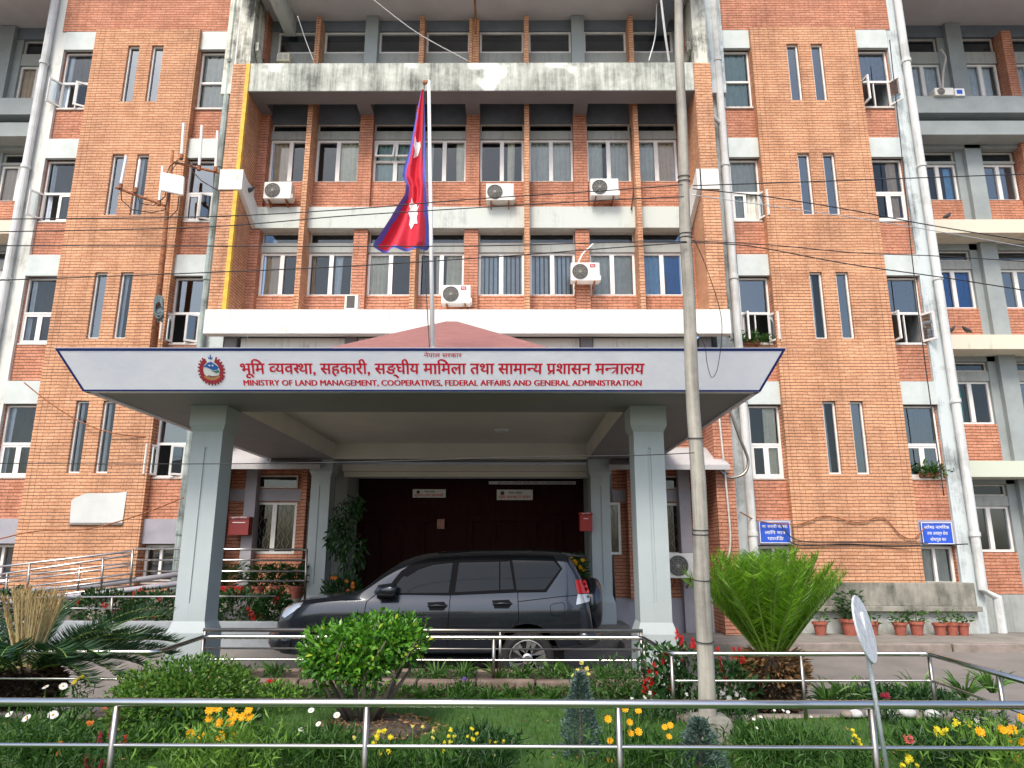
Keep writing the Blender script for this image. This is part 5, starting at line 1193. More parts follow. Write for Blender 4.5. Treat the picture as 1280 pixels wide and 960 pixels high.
class Leaves:
    """many small folded leaves as one mesh"""
    def __init__(s): s.V = []; s.F = []; s.n = 0; s.M = []
    def add(s, pos, dirs, length, width, up=None, curl=.15, m=0):
        pos = np.asarray(pos, float); k = len(pos); d = np.asarray(dirs, float); d /= np.linalg.norm(d, axis=1)[:, None]+1e-9
        r = rng.normal(size=(k, 3)) if up is None else np.asarray(up, float)+rng.normal(size=(k, 3))*.35
        side = np.cross(d, r); side /= np.linalg.norm(side, axis=1)[:, None]+1e-9; nn = np.cross(side, d)
        L = (length*rng.uniform(.7, 1.25, k))[:, None]; w = (width*rng.uniform(.75, 1.2, k))[:, None]
        a = pos; b = pos+d*L*.5+side*w*.5+nn*L*.06; c = pos+d*L-nn*L*curl; e = pos+d*L*.5-side*w*.5+nn*L*.06; mid = pos+d*L*.52-nn*L*.02
        s.V.append(np.stack([a, b, c, e, mid], 1).reshape(-1, 3)); base = s.n+np.arange(k)[:, None]*5
        s.F.append(np.concatenate([base+np.array([0, 1, 4]), base+np.array([1, 2, 4]), base+np.array([2, 3, 4]), base+np.array([3, 0, 4])], 0)); s.n += 5*k
        s.M.append(np.full(4*k, m))
    def blade(s, base, tip, width, bend, m=0, seg=4):
        base, tip = np.asarray(base, float), np.asarray(tip, float); k = len(base); d = tip-base
        side = np.cross(d, rng.normal(size=(k, 3))); side /= np.linalg.norm(side, axis=1)[:, None]+1e-9
        rows = []
        for i in range(seg+1):
            t = i/seg; p = base+d*t; p = p+np.array([0, 0, 1.])*(bend[:, None]*(t-t*t)*4*.5) if bend is not None else p
            w = width*(1-t**1.8)*(.6+.4*min(1, t*4))+.0006
            rows += [p-side*w/2, p+side*w/2]
        s.V.append(np.stack(rows, 1).reshape(-1, 3)); nv_ = 2*(seg+1); b0 = s.n+np.arange(k)[:, None]*nv_
        fs = []
        for i in range(seg): fs += [b0+np.array([2*i, 2*i+1, 2*i+3]), b0+np.array([2*i, 2*i+3, 2*i+2])]
        f = np.concatenate(fs, 0); s.F.append(f); s.n += nv_*k; s.M.append(np.full(len(f), m))
    def build(s, name, mats, parent=None, origin=None, smooth=False):
        V = np.concatenate(s.V); F = np.concatenate(s.F); o = np.array(wloc(parent)) if parent is not None else np.array(origin if origin is not None else [V[:, 0].mean(), V[:, 1].mean(), V[:, 2].min()])
        me = bpy.data.meshes.new(name); V = V-o
        me.vertices.add(len(V)); me.vertices.foreach_set('co', V.astype(np.float32).ravel())
        me.loops.add(len(F)*3); me.loops.foreach_set('vertex_index', F.astype(np.int32).ravel())
        me.polygons.add(len(F)); me.polygons.foreach_set('loop_start', np.arange(len(F), dtype=np.int32)*3)
        for q in mats: me.materials.append(M[q])
        me.polygons.foreach_set('material_index', np.concatenate(s.M).astype(np.int32))
        if smooth: me.polygons.foreach_set('use_smooth', np.ones(len(F), dtype=bool))
        me.update(calc_edges=True); me.validate()
        ob = bpy.data.objects.new(name, me); COL.objects.link(ob)
        if parent is not None: ob.parent = parent
        else: ob.location = o
        return ob
def unit(k):
    v = rng.normal(size=(k, 3)); return v/np.linalg.norm(v, axis=1)[:, None]

# lawn grass: nobody could count it
g = Leaves(); k = 42000
x = rng.uniform(-6.2, 4.05, k); y = 8.40-(8.40-4.4)*rng.uniform(0, 1, k)**.8
ok = ((y < 7.36) | ((x > -3.6) & (x < 1.42))) & (np.hypot(x+1.28, y-6.97) > .40+.09*rng.normal(size=k))
x, y = x[ok], y[ok]; k = len(x); z = np.array([lawn_z(a, b) for a, b in zip(x, y)])-.004
b = np.stack([x, y, z], 1); t = b+np.stack([rng.normal(0, .018, k), rng.normal(0, .018, k), rng.uniform(.025, .06, k)], 1)
g.blade(b, t, .006, None, seg=2); tag(g.build('lawn_grass', ['grass']), kind='stuff')

def crown(name, label, cat, base, blobs, n, ll, lw, m, trunk=None, out=.85, group=None, upb=.3, stem_m='bark'):
    """blobs: (dx,dy,dz,rx,ry,rz) ellipsoids relative to the base; leaves sit near their surface"""
    t = thing(name, label, cat, base, group); L = Leaves(); tot = sum(b_[3]*b_[5]+b_[4]*b_[5] for b_ in blobs)
    for bx, by, bz, rx, ry, rz in blobs:
        k = int(n*(rx*rz+ry*rz)/tot); u = unit(k); r = 1-(1-out)*np.abs(rng.normal(size=k))*1.6; r = np.clip(r, .25, 1.06)+.05*np.sin(u[:, 0]*9+bx*7)*np.sin(u[:, 2]*8)
        p = np.array(base)+np.array([bx, by, bz])+u*r[:, None]*np.array([rx, ry, rz])
        d = u+unit(k)*.75+np.array([0, 0, upb]); L.add(p, d, ll, lw, up=u+np.array([0, 0, .6]))
    L.build('foliage', [m], t)
    if trunk:
        mb = MB()
        for a, b_, r in trunk:
            a, b_ = Vector(base)+Vector(a), Vector(base)+Vector(b_); mid = a.lerp(b_, .5)+Vector((random.uniform(-.03, .03), random.uniform(-.03, .03), 0)); mb.tube([a, mid, b_], [r, r*.8, r*.45], 7); mb.cur += 1
        mb.build('stem', [stem_m], t, smooth=True)
    return t
# glossy round-topped shrub in front of the car
bs = (-1.41, 7.0, .37); tr = []
for k in range(9):
    a = k*.7; tr.append(((.13*math.cos(a), .08*math.sin(a), 0), (.42*math.cos(a), .34*math.sin(a), .42), .026))
    tr.append(((.42*math.cos(a), .34*math.sin(a), .42), (.55*math.cos(a+.3), .45*math.sin(a+.3), .72), .013))
crown('glossy_shrub', 'bright glossy round-topped shrub on several bare stems in front of the car', 'shrub', bs,
      [(-.28, 0, .62, .33, .40, .24), (.05, .03, .66, .42, .46, .28), (.34, 0, .70, .27, .36, .24), (-.1, -.2, .56, .42, .3, .22), (.15, .2, .64, .4, .3, .26), (.05, -.22, .46, .34, .2, .16), (-.36, -.05, .50, .24, .3, .2)], 8200, .060, .031, 'leaf_bright', tr, .62)
# clipped box mound at the left
crown('box_shrub', 'clipped broad yellow-green mound of small leaves by the left column', 'shrub', (-3.08, 7.05, .3),
      [(0, 0, .30, .60, .5, .30), (-.25, -.05, .22, .42, .4, .24), (.28, 0, .25, .40, .42, .27), (0, -.22, .14, .58, .35, .24), (.1, .05, .34, .45, .4, .27)], 11000, .046, .023, 'leaf_box', [((0, 0, 0), (0, 0, .3), .04)], .80)
# dark mass under and beside it
crown('low_shrub', 'low dark bush in the shade right below the clipped mound', 'shrub', (-2.72, 6.75, .3), [(0, 0, .12, .55, .3, .16), (-.4, .05, .1, .35, .25, .14)], 900, .05, .024, 'leaf_dark')
crown('low_shrub', 'small pale green bush tucked at the right end of the clipped mound', 'shrub', (-2.36, 7.55, .3), [(0, 0, .14, .24, .2, .16)], 420, .05, .02, 'leaf_pale')
crown('small_bush', 'small open green bush at the foot of the right front column', 'shrub', (1.02, 8.0, .3), [(0, 0, .28, .30, .25, .20), (-.15, 0, .2, .22, .2, .14), (.2, 0, .16, .3, .2, .14)], 900, .05, .018, 'leaf_mid', [((0, 0, 0), (0, 0, .2), .015)], .7)
# blue-green conifers
for lab, (cx, cy), h, r in (('taller narrow blue-green conifer in front of the planter kerb', (.50, 6.0), .62, .17), ('short round blue-green conifer by the footing of the wooden pole', (1.36, 5.75), .34, .19)):
    t = thing('blue_conifer', lab, 'conifer', (cx, cy, .28), 'blue-green conifers'); L = Leaves(); k = 2600
    zz = rng.uniform(0, 1, k)**.8; rr = r*(1-zz)**.65*rng.uniform(.5, 1.08, k)*(1+.15*np.sin(zz*22)); an = rng.uniform(0, 6.283, k)
    p = np.stack([cx+rr*np.cos(an), cy+rr*np.sin(an), .28+.02+zz*h], 1); d = np.stack([np.cos(an), np.sin(an), np.full(k, .7)], 1)+unit(k)*.5
    L.add(p, d, .04, .012); L.build('foliage', ['leaf_blue'], t)
    mb = MB(); mb.tube([(cx, cy, .25), (cx, cy, .28+h*.8)], [.02, .006], 6); mb.build('trunk', ['bark'], t)

# ---- cycads
def frond(L, ribs, p0, az, el0, length, droop, leaf, wid, n=44, m=0, fold=.5, tipn=.3, jit=.06):
    pts = []; d = Vector((math.cos(az)*math.cos(el0), math.sin(az)*math.cos(el0), math.sin(el0))); p = Vector(p0)
    st = length/16
    for i in range(17):
        pts.append(p.copy()); p = p+d*st; e = math.asin(max(-1, min(1, d.z)))-droop/16*(.4+1.3*i/16)
        d = Vector((math.cos(az)*math.cos(e), math.sin(az)*math.cos(e), math.sin(e)))
    ribs.tube(pts, [.011*(1-.75*i/16)+.002 for i in range(17)], 5); ribs.cur += 1
    P = []; D = []
    for i in range(n):
        t = .10+.90*i/(n-1); k = t*16; j = min(int(k), 15); q = pts[j].lerp(pts[j+1], k-j); tg = (pts[j+1]-pts[j]).normalized()
        s = tg.cross(Vector((0, 0, 1))); s = s.normalized() if s.length > .01 else Vector((-math.sin(az), math.cos(az), 0)); up = s.cross(tg)
        ln = leaf*(math.sin(min(1, t*1.6+.25)*math.pi*.5))*(1-tipn*max(0, t-.6)/.4)
        for sg_ in (-1, 1):
            dd = (s*sg_+tg*.75+up*fold).normalized(); P.append(q); D.append(dd*ln)
    P = np.array([tuple(a) for a in P]); D = np.array([tuple(a) for a in D]); k = len(P)
    D = D+rng.normal(size=D.shape)*leaf*jit
    L.blade(P, P+D, wid, -np.full(k, leaf*.10), m=m, seg=2)
cy0 = Vector((2.62, 7.75, .28))
C1 = thing('cycad_palm', 'lush bright green cycad palm with upright arching fronds right of the pole', 'cycad', cy0)
mb = MB(); pr_ = [(.15, 0), (.19, .08), (.235, .2), (.26, .36), (.25, .50), (.14, .58)]
mb.lathe(cy0.x, cy0.y, [(r, cy0.z+z) for r, z in pr_], 22); mb.build('trunk', ['cyc_trunk'], C1, smooth=True)
L = Leaves(); k = 1500; a = rng.uniform(0, 6.283, k); zz = rng.uniform(.02, .58, k); rr = np.interp(zz, [z for r, z in pr_], [r for r, z in pr_])
p = np.stack([cy0.x+rr*np.cos(a), cy0.y+rr*np.sin(a), cy0.z+zz], 1); d = np.stack([np.cos(a), np.sin(a), rng.uniform(-.5, .7, k)], 1)
up_ = zz > .33; L.add(p[up_], d[up_], .13, .03, m=0); L.add(p[~up_], d[~up_], .085, .026, m=1); L.build('husk', ['husk', 'husk_dark'], C1)
L = Leaves(); ribs = MB(); n = 96
for i in range(n):
    az = i*2.39996+random.uniform(-.15, .15); f = i/n; el = R_(88-37*f**.9+random.uniform(-4, 4))
    frond(L, ribs, cy0+Vector((.09*math.cos(az), .09*math.sin(az), .52)), az, el, random.uniform(.98, 1.14), R_(15+random.uniform(-9, 10)), .16, .0075, n=104, jit=.13)
L.build('frond', ['cyc'], C1); ribs.build('frond_rib', ['rib'], C1)
cy1 = Vector((-5.05, 7.75, .28))
C2 = thing('cycad_palm', 'cycad at the left edge with drooping dark fronds around pale tan new leaves', 'cycad', cy1)
mb = MB(); mb.lathe(cy1.x, cy1.y, [(.2, cy1.z), (.3, cy1.z+.12), (.32, cy1.z+.3), (.2, cy1.z+.42)], 20); mb.build('trunk', ['cyc_trunk'], C2, smooth=True)
L = Leaves(); k = 1100; a = rng.uniform(0, 6.283, k); zz = rng.uniform(0, .42, k); rr = np.interp(zz, [0, .12, .3, .42], [.2, .3, .32, .2])
L.add(np.stack([cy1.x+rr*np.cos(a), cy1.y+rr*np.sin(a), cy1.z+zz], 1), np.stack([np.cos(a), np.sin(a), rng.uniform(-.4, .6, k)], 1), .11, .03); L.build('husk', ['husk_dark'], C2)
L = Leaves(); ribs = MB()
for i in range(30):
    az = i*2.39996; el = R_(random.uniform(18, 48)); frond(L, ribs, cy1+Vector((.15*math.cos(az), .15*math.sin(az), .38)), az, el, random.uniform(1.05, 1.35), R_(random.uniform(35, 60)), .20, .015, n=80)
for az, el in ((-.35, 32), (-.1, 38), (.1, 28), (-.6, 26), (.3, 40), (-.22, 22), (.0, 44), (-.48, 36), (.2, 20)): frond(L, ribs, cy1+Vector((.15*math.cos(az), .15*math.sin(az), .38)), az, R_(el), random.uniform(1.25, 1.42), R_(40), .21, .015, n=84)
L.build('old_frond', ['cyc_dark'], C2); ribs.build('frond_rib', ['rib'], C2)
L = Leaves(); ribs = MB()
for i in range(44):
    az = i*2.39996; el = R_(random.uniform(74, 88)); ln = random.uniform(.70, .80)
    p0 = cy1+Vector((.07*math.cos(az), .07*math.sin(az), .38)); d = Vector((math.cos(az)*math.cos(el), math.sin(az)*math.cos(el), math.sin(el)))
    pts = [p0+d*ln*t+Vector((math.cos(az), math.sin(az), 0))*.10*t*t*(1-.6*t) for t in [j/8 for j in range(9)]]
    ribs.tube(pts, [.013, .013, .012, .011, .010, .008, .007, .005, .003], 5); ribs.cur += 1
    P = []; D = []
    for j in range(34):
        t = .12+.88*j/33; k = t*8; q = pts[min(int(k), 7)].lerp(pts[min(int(k), 7)+1], k-min(int(k), 7)); s = d.cross(Vector((0, 0, 1))).normalized()
        for sg_ in (-1, 1): P.append(tuple(q)); D.append(tuple((d*.95+s*sg_*.16+unit(1)[0]*Vector((.1, .1, .1)) if False else d*.95+s*sg_*.18)*.09))
    P, D = np.array(P), np.array(D); L.blade(P, P+D+rng.normal(size=D.shape)*.008, .010, None, seg=2)
L.build('new_leaf', ['cyc_tan'], C2); ribs.build('new_leaf_rib', ['rib_tan'], C2)

# ---- flowers
def petals(mb, c, r, nrm, n=9, m=0, mc=1, layers=2, cup=.25):
    c, nrm = Vector(c), Vector(nrm).normalized(); a = nrm.orthogonal().normalized(); b = nrm.cross(a)
    for l in range(layers):
        rr = r*(1-.28*l)
        for k in range(n):
            w = 2*math.pi*(k+.5*l)/n+random.uniform(-.08, .08); d = a*math.cos(w)+b*math.sin(w); s = nrm.cross(d); h = nrm*(cup*rr*(1+l))
            mb.add([c+nrm*.002*l, c+d*rr*.55+s*rr*.26+h*.5, c+d*rr*1.0+s*rr*.16+h, c+d*rr*1.0-s*rr*.16+h, c+d*rr*.55-s*rr*.26+h*.5], [(0, 1, 2, 3, 4)], m)
    mb.lathe(c.x, c.y, [(r*.22, c.z-.002), (r*.25, c.z+r*.16), (r*.1, c.z+r*.26)], 8, mc)
def flower_clump(label, kind, heads, base_w=.3, foliage='leaf_mid', group=None, style='disc', Y=5.6, r=.03, ll=.10, lw=.016, n=260, gz=.3, hmax=.30, name='flowering_plant', depth=.22):
    """heads: photo pixels of each bloom; the clump stands at depth Y"""
    pts = [at(u, v, Y+random.uniform(-.10, .10)) for u, v in heads]
    cx = sum(p.x for p in pts)/len(pts); t = thing(name, label, 'flowers', (cx, Y, gz), group)
    L = Leaves(); k = n; x = cx+rng.normal(0, base_w*.5, k); y = Y+rng.uniform(-depth, depth, k); z = gz+rng.uniform(0, 1, k)**1.2*hmax
    L.add(np.stack([x, y, z], 1), unit(k)*.8+np.array([0, 0, .75]), ll, lw); L.build('foliage', [foliage], t)
    st = MB()
    for p in pts:
        q = Vector((cx+(p.x-cx)*.7+random.uniform(-.03, .03), p.y+random.uniform(-.03, .03), gz)); st.tube([q, q.lerp(p, .6)+Vector((0, 0, .01)), p-Vector((0, 0, .004))], .0035, 4); st.cur += 1
    st.build('stem', ['stem'], t)
    for p in pts:
        mb = MB(); rr = r*random.uniform(.85, 1.15)
        if style == 'disc': petals(mb, p, rr, (random.uniform(-.4, .4), -.9, random.uniform(.2, .9)), 9)
        elif style == 'daisy': petals(mb, p, rr, (random.uniform(-.3, .3), -.5, random.uniform(.5, 1)), 14, layers=1, cup=.1)
        elif style == 'spike':                       # a spike of small blooms
            for q in range(16):
                h = q/16; o = Vector((random.uniform(-1, 1)*rr*.8*(1.1-h), random.uniform(-1, 1)*rr*.8*(1.1-h), -rr*1.6+h*rr*3.6)); petals(mb, p+o, rr*.55, (o.x*30, -1+o.y*8, .6), 4, layers=1, mc=0, cup=.4)
        else:                                        # ball of ruffled petals
            for q in range(7):
                o = Vector((random.uniform(-1, 1), random.uniform(-1, 1), random.uniform(-1, 1)))*rr*.6; petals(mb, p+o, rr*.6, (o.x, -.8, .5), 5, layers=1, mc=0, cup=.4)
        mb.build('bloom', ['fl_'+kind, 'fl_marigold' if style in ('disc', 'daisy') else 'fl_'+kind], t)
    return t
flower_clump('white daisies on a leafy clump at the left end of the front railing', 'white', [(12, 893), (33, 898), (66, 894)], .45, 'leaf_mid', style='daisy', Y=5.5, r=.031, n=620, hmax=.42, depth=.35)
flower_clump('small orange blooms in the leafy bed near the left railing post', 'orange', [(113, 905), (76, 929), (74, 942)], .25, Y=5.4, r=.02, n=240, style='ball', ll=.07)
flower_clump('dark red snapdragons standing left of the first railing post', 'maroon', [(125, 922), (139, 917), (108, 953), (117, 958), (127, 958)], .16, 'leaf_dark', style='spike', Y=5.35, r=.022, n=200, ll=.06)
flower_clump('lone red salvia spike just right of the first railing post', 'red', [(156, 925)], .08, Y=5.5, r=.018, n=60, style='spike', ll=.05)
flower_clump('dense cluster of golden marigolds in front of the clipped mound', 'marigold', [(262, 888), (272, 885), (261, 899), (290, 890), (288, 903), (294, 897), (303, 896), (311, 888), (312, 897), (274, 904), (238, 917), (252, 920), (276, 920), (294, 919)], .42, 'leaf_pale', Y=5.45, r=.030, n=900, hmax=.36, depth=.25)
flower_clump('pair of white daisies on tall stems left of the glossy shrub', 'white', [(389, 888), (421, 894), (376, 912), (398, 905)], .32, 'leaf_mid', style='daisy', Y=5.6, r=.022, n=480, hmax=.26)
flower_clump('yellow snapdragons beside the railing post below the glossy shrub', 'yellow', [(470, 922), (474, 915), (480, 914), (488, 922), (468, 929), (475, 941), (486, 939)], .14, 'leaf_mid', style='ball', Y=5.5, r=.020, n=260, hmax=.22)
flower_clump('fading pale yellow snapdragons on the lawn, nearest the glossy shrub', 'lemon', [(443, 922), (516, 908), (528, 909), (542, 914), (541, 922)], .3, 'leaf_mid', style='ball', Y=5.7, r=.014, n=220, hmax=.14)
flower_clump('upright yellow snapdragons in the middle of the lawn edge', 'yellow', [(563, 912), (561, 920), (556, 928), (563, 928), (568, 921), (555, 938)], .12, 'leaf_mid', style='ball', Y=5.5, r=.015, n=200, hmax=.2)
flower_clump('yellow snapdragons left of the taller blue conifer, farthest along the lawn', 'yellow', [(590, 911), (585, 921), (596, 917), (591, 924), (612, 927), (620, 928), (629, 927), (628, 937), (617, 944)], .22, 'leaf_dark', style='ball', Y=5.5, r=.014, n=420, hmax=.24)
flower_clump('golden marigolds on thin stems around the railing post right of the conifer', 'marigold', [(798, 889), (787, 903), (788, 917), (798, 915), (760, 899), (763, 926), (762, 951), (781, 886)], .3, 'leaf_mid', Y=5.5, r=.026, n=360, hmax=.24)
flower_clump('three golden marigolds bunched left of the wooden pole footing', 'marigold', [(838, 907), (831, 909), (836, 921)], .15, 'leaf_mid', Y=5.6, r=.026, n=140, hmax=.2)
flower_clump('pale spires of a yellow flower in front of the rear car wheel', 'lemon', [(727, 828), (722, 838), (733, 836), (716, 844), (736, 842), (727, 849)], .12, 'leaf_blue', style='ball', Y=7.3, r=.02, n=260, hmax=.34, ll=.08, lw=.006)
flower_clump('tall red salvias at the foot of the right front column', 'red', [(846, 793), (852, 803), (866, 805), (868, 812), (834, 817), (840, 829), (818, 836), (822, 850), (812, 846), (806, 858), (845, 846), (855, 822), (829, 824), (815, 861), (838, 857), (849, 858)], .36, 'leaf_dark', style='spike', Y=7.6, r=.030, n=900, hmax=.62, ll=.08, lw=.04, depth=.2)
flower_clump('red salvias crowding between the wooden pole and the cycad trunk', 'red', [(897, 816), (900, 832), (906, 848), (917, 817), (928, 822), (911, 856), (924, 815), (902, 860)], .22, 'leaf_dark', style='spike', Y=7.55, r=.028, n=420, hmax=.48, ll=.08, lw=.04)
flower_clump('red salvias peeping from behind the right side of the cycad trunk', 'red', [(983, 826), (995, 838), (998, 850), (992, 858), (985, 846)], .12, 'leaf_dark', style='spike', Y=8.15, r=.026, n=160, hmax=.36, ll=.07, lw=.03)
flower_clump('white blossoms at the pole side of the cycad trunk', 'white', [(903, 866), (912, 872), (921, 868), (928, 876), (909, 878)], .2, 'leaf_dark', style='ball', Y=7.35, r=.028, n=200, hmax=.14, ll=.06)
flower_clump('striped pale blossoms under the red salvias by the column', 'white', [(812, 866), (806, 872), (815, 876), (790, 873), (858, 868)], .3, 'leaf_dark', style='ball', Y=7.3, r=.016, n=260, hmax=.16, ll=.06)
flower_clump('tiny white flowers in the bushy clump right of the pole footing', 'white', [(942, 899), (951, 896), (968, 888), (979, 888), (985, 890), (1014, 896), (946, 910)], .5, 'leaf_mid', style='daisy', Y=5.75, r=.012, n=800, hmax=.26, ll=.08, lw=.014, depth=.3)
flower_clump('bright yellow snapdragons just left of the leaning round sign', 'yellow', [(1066, 913), (1068, 920), (1073, 925), (1076, 931), (1065, 927)], .1, 'leaf_mid', style='ball', Y=5.6, r=.016, n=140, hmax=.2)
flower_clump('yellow flowers at the very bottom beside the round sign post', 'yellow', [(1134, 946), (1138, 950), (1128, 957), (1146, 957), (1133, 952)], .12, 'leaf_mid', style='ball', Y=5.0, r=.018, n=120, hmax=.2, gz=.25)
flower_clump('single pink ruffled bloom on the lawn right of the round sign', 'pink', [(1136, 924)], .08, 'leaf_mid', style='ball', Y=5.8, r=.034, n=60, hmax=.15)
flower_clump('yellow blooms over a reddish plant in the right bed', 'yellow', [(1171, 911), (1178, 916), (1172, 918), (1191, 907), (1195, 903), (1210, 905), (1182, 912)], .22, 'leaf_dark', style='ball', Y=5.6, r=.022, n=380, hmax=.26)
flower_clump('orange marigolds at the right edge of the garden', 'marigold', [(1251, 911), (1256, 914), (1265, 912), (1261, 924), (1278, 928), (1276, 898), (1281, 900), (1270, 948), (1225, 915)], .35, 'leaf_pale', Y=5.3, r=.030, n=700, hmax=.36, depth=.3)
flower_clump('white rose-like bloom above the right garden bed', 'white', [(1219, 902)], .3, 'leaf_mid', style='ball', Y=6.0, r=.034, n=420, hmax=.32)
flower_clump('dark red bloom among the edging stones at the right', 'maroon', [(1104, 871), (1110, 869)], .1, 'leaf_dark', style='ball', Y=7.2, r=.03, n=90, hmax=.12)
flower_clump('yellow blooms by the left cycad at the garden edge', 'yellow', [(97, 850), (102, 847), (93, 853)], .1, 'leaf_mid', style='ball', Y=7.1, r=.022, n=130, hmax=.3)
flower_clump('two white daisies right of the left cycad trunk', 'white', [(57, 859), (79, 858)], .1, 'leaf_mid', style='daisy', Y=7.0, r=.034, n=70, hmax=.12)
flower_clump('purple bloom on the planter kerb in front of the car', 'purple', [(580, 849)], .14, 'leaf_mid', style='ball', Y=8.2, r=.024, n=220, hmax=.16)
flower_clump('pink-red bloom on the planter kerb left of the glossy shrub', 'red', [(340, 852), (346, 851), (336, 852)], .12, 'leaf_mid', style='ball', Y=8.2, r=.024, n=160, hmax=.14)

# fallen leaves on the mound, the beds and under the rails
L = Leaves(); k = 420; a = rng.uniform(0, 6.283, k); q = .5*np.sqrt(rng.uniform(0, 1, k)); x = -1.28+q*np.cos(a)*1.25; y = 6.97+q*np.sin(a)*1.1
L.add(np.stack([x, y, np.interp(np.hypot(x+1.28, y-6.97), [0, .27, .44, .52, 1], [.378, .365, .33, .31, .31])+.006], 1), unit(k)*np.array([1, 1, .15]), .045, .02)
k = 500; x = rng.uniform(-5.5, 4, k); y = rng.uniform(5.2, 7.3, k); L.add(np.stack([x, y, np.full(k, .335)], 1), unit(k)*np.array([1, 1, .2]), .035, .014)
tag(L.build('leaf_litter', ['husk']), kind='stuff')
# low ground cover on the planter, and along the foot of its kerb
L = Leaves(); k = 2600; x = rng.uniform(-3.58, 1.42, k); y = rng.uniform(8.57, 9.24, k); dens = np.sin(x*5.1)+np.sin(x*11.3+2) > -.5; x, y = x[dens], y[dens]; k = len(x)
L.add(np.stack([x, y, .43+rng.uniform(0, .07, k)], 1), unit(k)+np.array([0, 0, .5]), .06, .02)
k = 2400; x = rng.uniform(-3.58, 1.42, k); y = 8.42-np.abs(rng.normal(0, .09, k)); L.add(np.stack([x, y, .31+rng.uniform(0, .09, k)], 1), unit(k)+np.array([0, 0, .6]), .07, .02)
tag(L.build('ground_cover', ['leaf_mid']), kind='stuff')
# leafy clumps without blooms along the bed
def tuft(label, base, n=26, h=.22, w=.02, spread=.8, m='leaf_strap', group='strap-leaved tufts', name='strap_leaf_plant'):
    t = thing(name, label, 'plant', base, group); L = Leaves(); a = rng.uniform(0, 6.283, n); e = rng.uniform(.25, 1.2, n); ln = h*rng.uniform(.7, 1.2, n)
    b = np.array(base)+np.stack([.02*np.cos(a), .02*np.sin(a), np.zeros(n)], 1); tip = b+np.stack([np.cos(a)*np.cos(e)*ln*spread*1.3, np.sin(a)*np.cos(e)*ln*spread*1.3, np.sin(e)*ln], 1)
    L.blade(b, tip, w, ln*.35, seg=5); L.build('leaves', [m], t); return t
where = ['at the left end of the planter kerb', 'left of the glossy shrub in the planter', 'behind the glossy shrub in the planter', 'right of the glossy shrub in the planter', 'below the front car door in the planter', 'below the rear car door in the planter', 'by the twin railing posts in the planter', 'in front of the rear car wheel', 'just right of the rear car wheel', 'near the right end of the planter']
for i, u in enumerate((352, 398, 452, 548, 580, 622, 655, 690, 708, 745)):
    p = onz(u, 842, .43); tuft('strap-leaved tuft '+where[i], (p.x, 8.9+.12*math.sin(i*2), .425), 24, .23, .022)
for i, (u, Y, lab) in enumerate(((350, 8.25, 'below the kerb left of the glossy shrub'), (430, 8.25, 'below the kerb behind the glossy shrub'), (530, 8.28, 'below the kerb right of the glossy shrub'), (640, 8.28, 'below the kerb under the twin posts'), (610, 8.2, 'below the kerb beside the purple bloom'), (690, 8.25, 'below the kerb in front of the car wheel'))):
    p = at(u, 872, Y); tuft('low green tuft '+lab, (p.x, Y, .30), 34, .16, .016, 1.0, 'leaf_mid', 'low tufts under the planter kerb', 'low_leafy_plant')
for i, (u, v, lab) in enumerate(((1060, 866, 'left of the round sign'), (1150, 862, 'beside the right corner post'), (1205, 858, 'between the corner post and the next one'), (1240, 852, 'at the right railing bend'), (1035, 868, 'among the edging stones'))):
    p = onz(u, v+8, .36); tuft('pointed lily tuft '+lab, (p.x, p.y, .31), 44, .30, .030, .8, 'leaf_strap', 'lily tufts at the right garden edge', 'lily_plant')
for lab, u, v, w_, n_ in (('dense green clump at the bottom left corner', 40, 950, .45, 900), ('leafy clump below the golden marigolds', 265, 955, .45, 1000), ('leafy clump at the bottom left of the middle railing post', 395, 955, .4, 800), ('dark leafy clump at the bottom under the yellow snapdragons', 600, 955, .35, 700), ('green clump at the bottom right of the taller blue conifer', 800, 955, .3, 500), ('wide leafy clump at the bottom right of the short conifer', 985, 950, .45, 1000), ('leafy clump at the bottom right garden corner', 1200, 950, .5, 1100), ('dark leafy clump beneath the right edge marigolds', 1275, 955, .3, 600), ('shaded green clump behind the left railing post', 175, 948, .2, 300), ('dark clump of the shaded bed behind the round sign', 1110, 885, .5, 700), ('dark clump of the shaded bed below the corner post', 1180, 892, .4, 600)):
    p = onz(u, v, .3); t = thing('leafy_plant', lab, 'plant', (p.x, p.y+.15, .3), 'leafy clumps of the flower bed'); L = Leaves(); k = n_
    x = p.x+rng.normal(0, w_*.42, k); y = p.y+.15+rng.uniform(-.25, .25, k); z = .3+rng.uniform(0, 1, k)*.17*(1-.5*np.abs(x-p.x)/w_)
    L.add(np.stack([x, y, np.maximum(z, .3)], 1), unit(k)*.8+np.array([0, 0, .7]), .11, .022); L.build('leaves', ['leaf_mid' if 'dark' not in lab else 'leaf_dark'], t)
# edging stones
i = 0
for u, v in ((1008, 868), (1022, 870), (1036, 868), (1048, 871), (1060, 870), (1074, 868), (1086, 872), (1096, 866)):
    p = onz(u, v, .36); mb = MB(); rr = .055+.02*((i*7) % 3)/2
    mb.lathe(0, 0, [(rr*.5, 0), (rr, rr*.35), (rr*.85, rr*.9), (rr*.3, rr*1.15)], 9); mb.v = [(x*(1+.25*math.sin(i+z*40))+p.x, y*(1+.2*math.cos(i*2+x*30))+7.32, z+.33) for x, y, z in mb.v]
    tag(mb.build('edging_stone', ['stone' if i % 3 else 'kerb'], smooth=True), 'one of the rough edging stones lined up on the kerb right of the cycad', 'stone', 'edging stones on the kerb'); i += 1

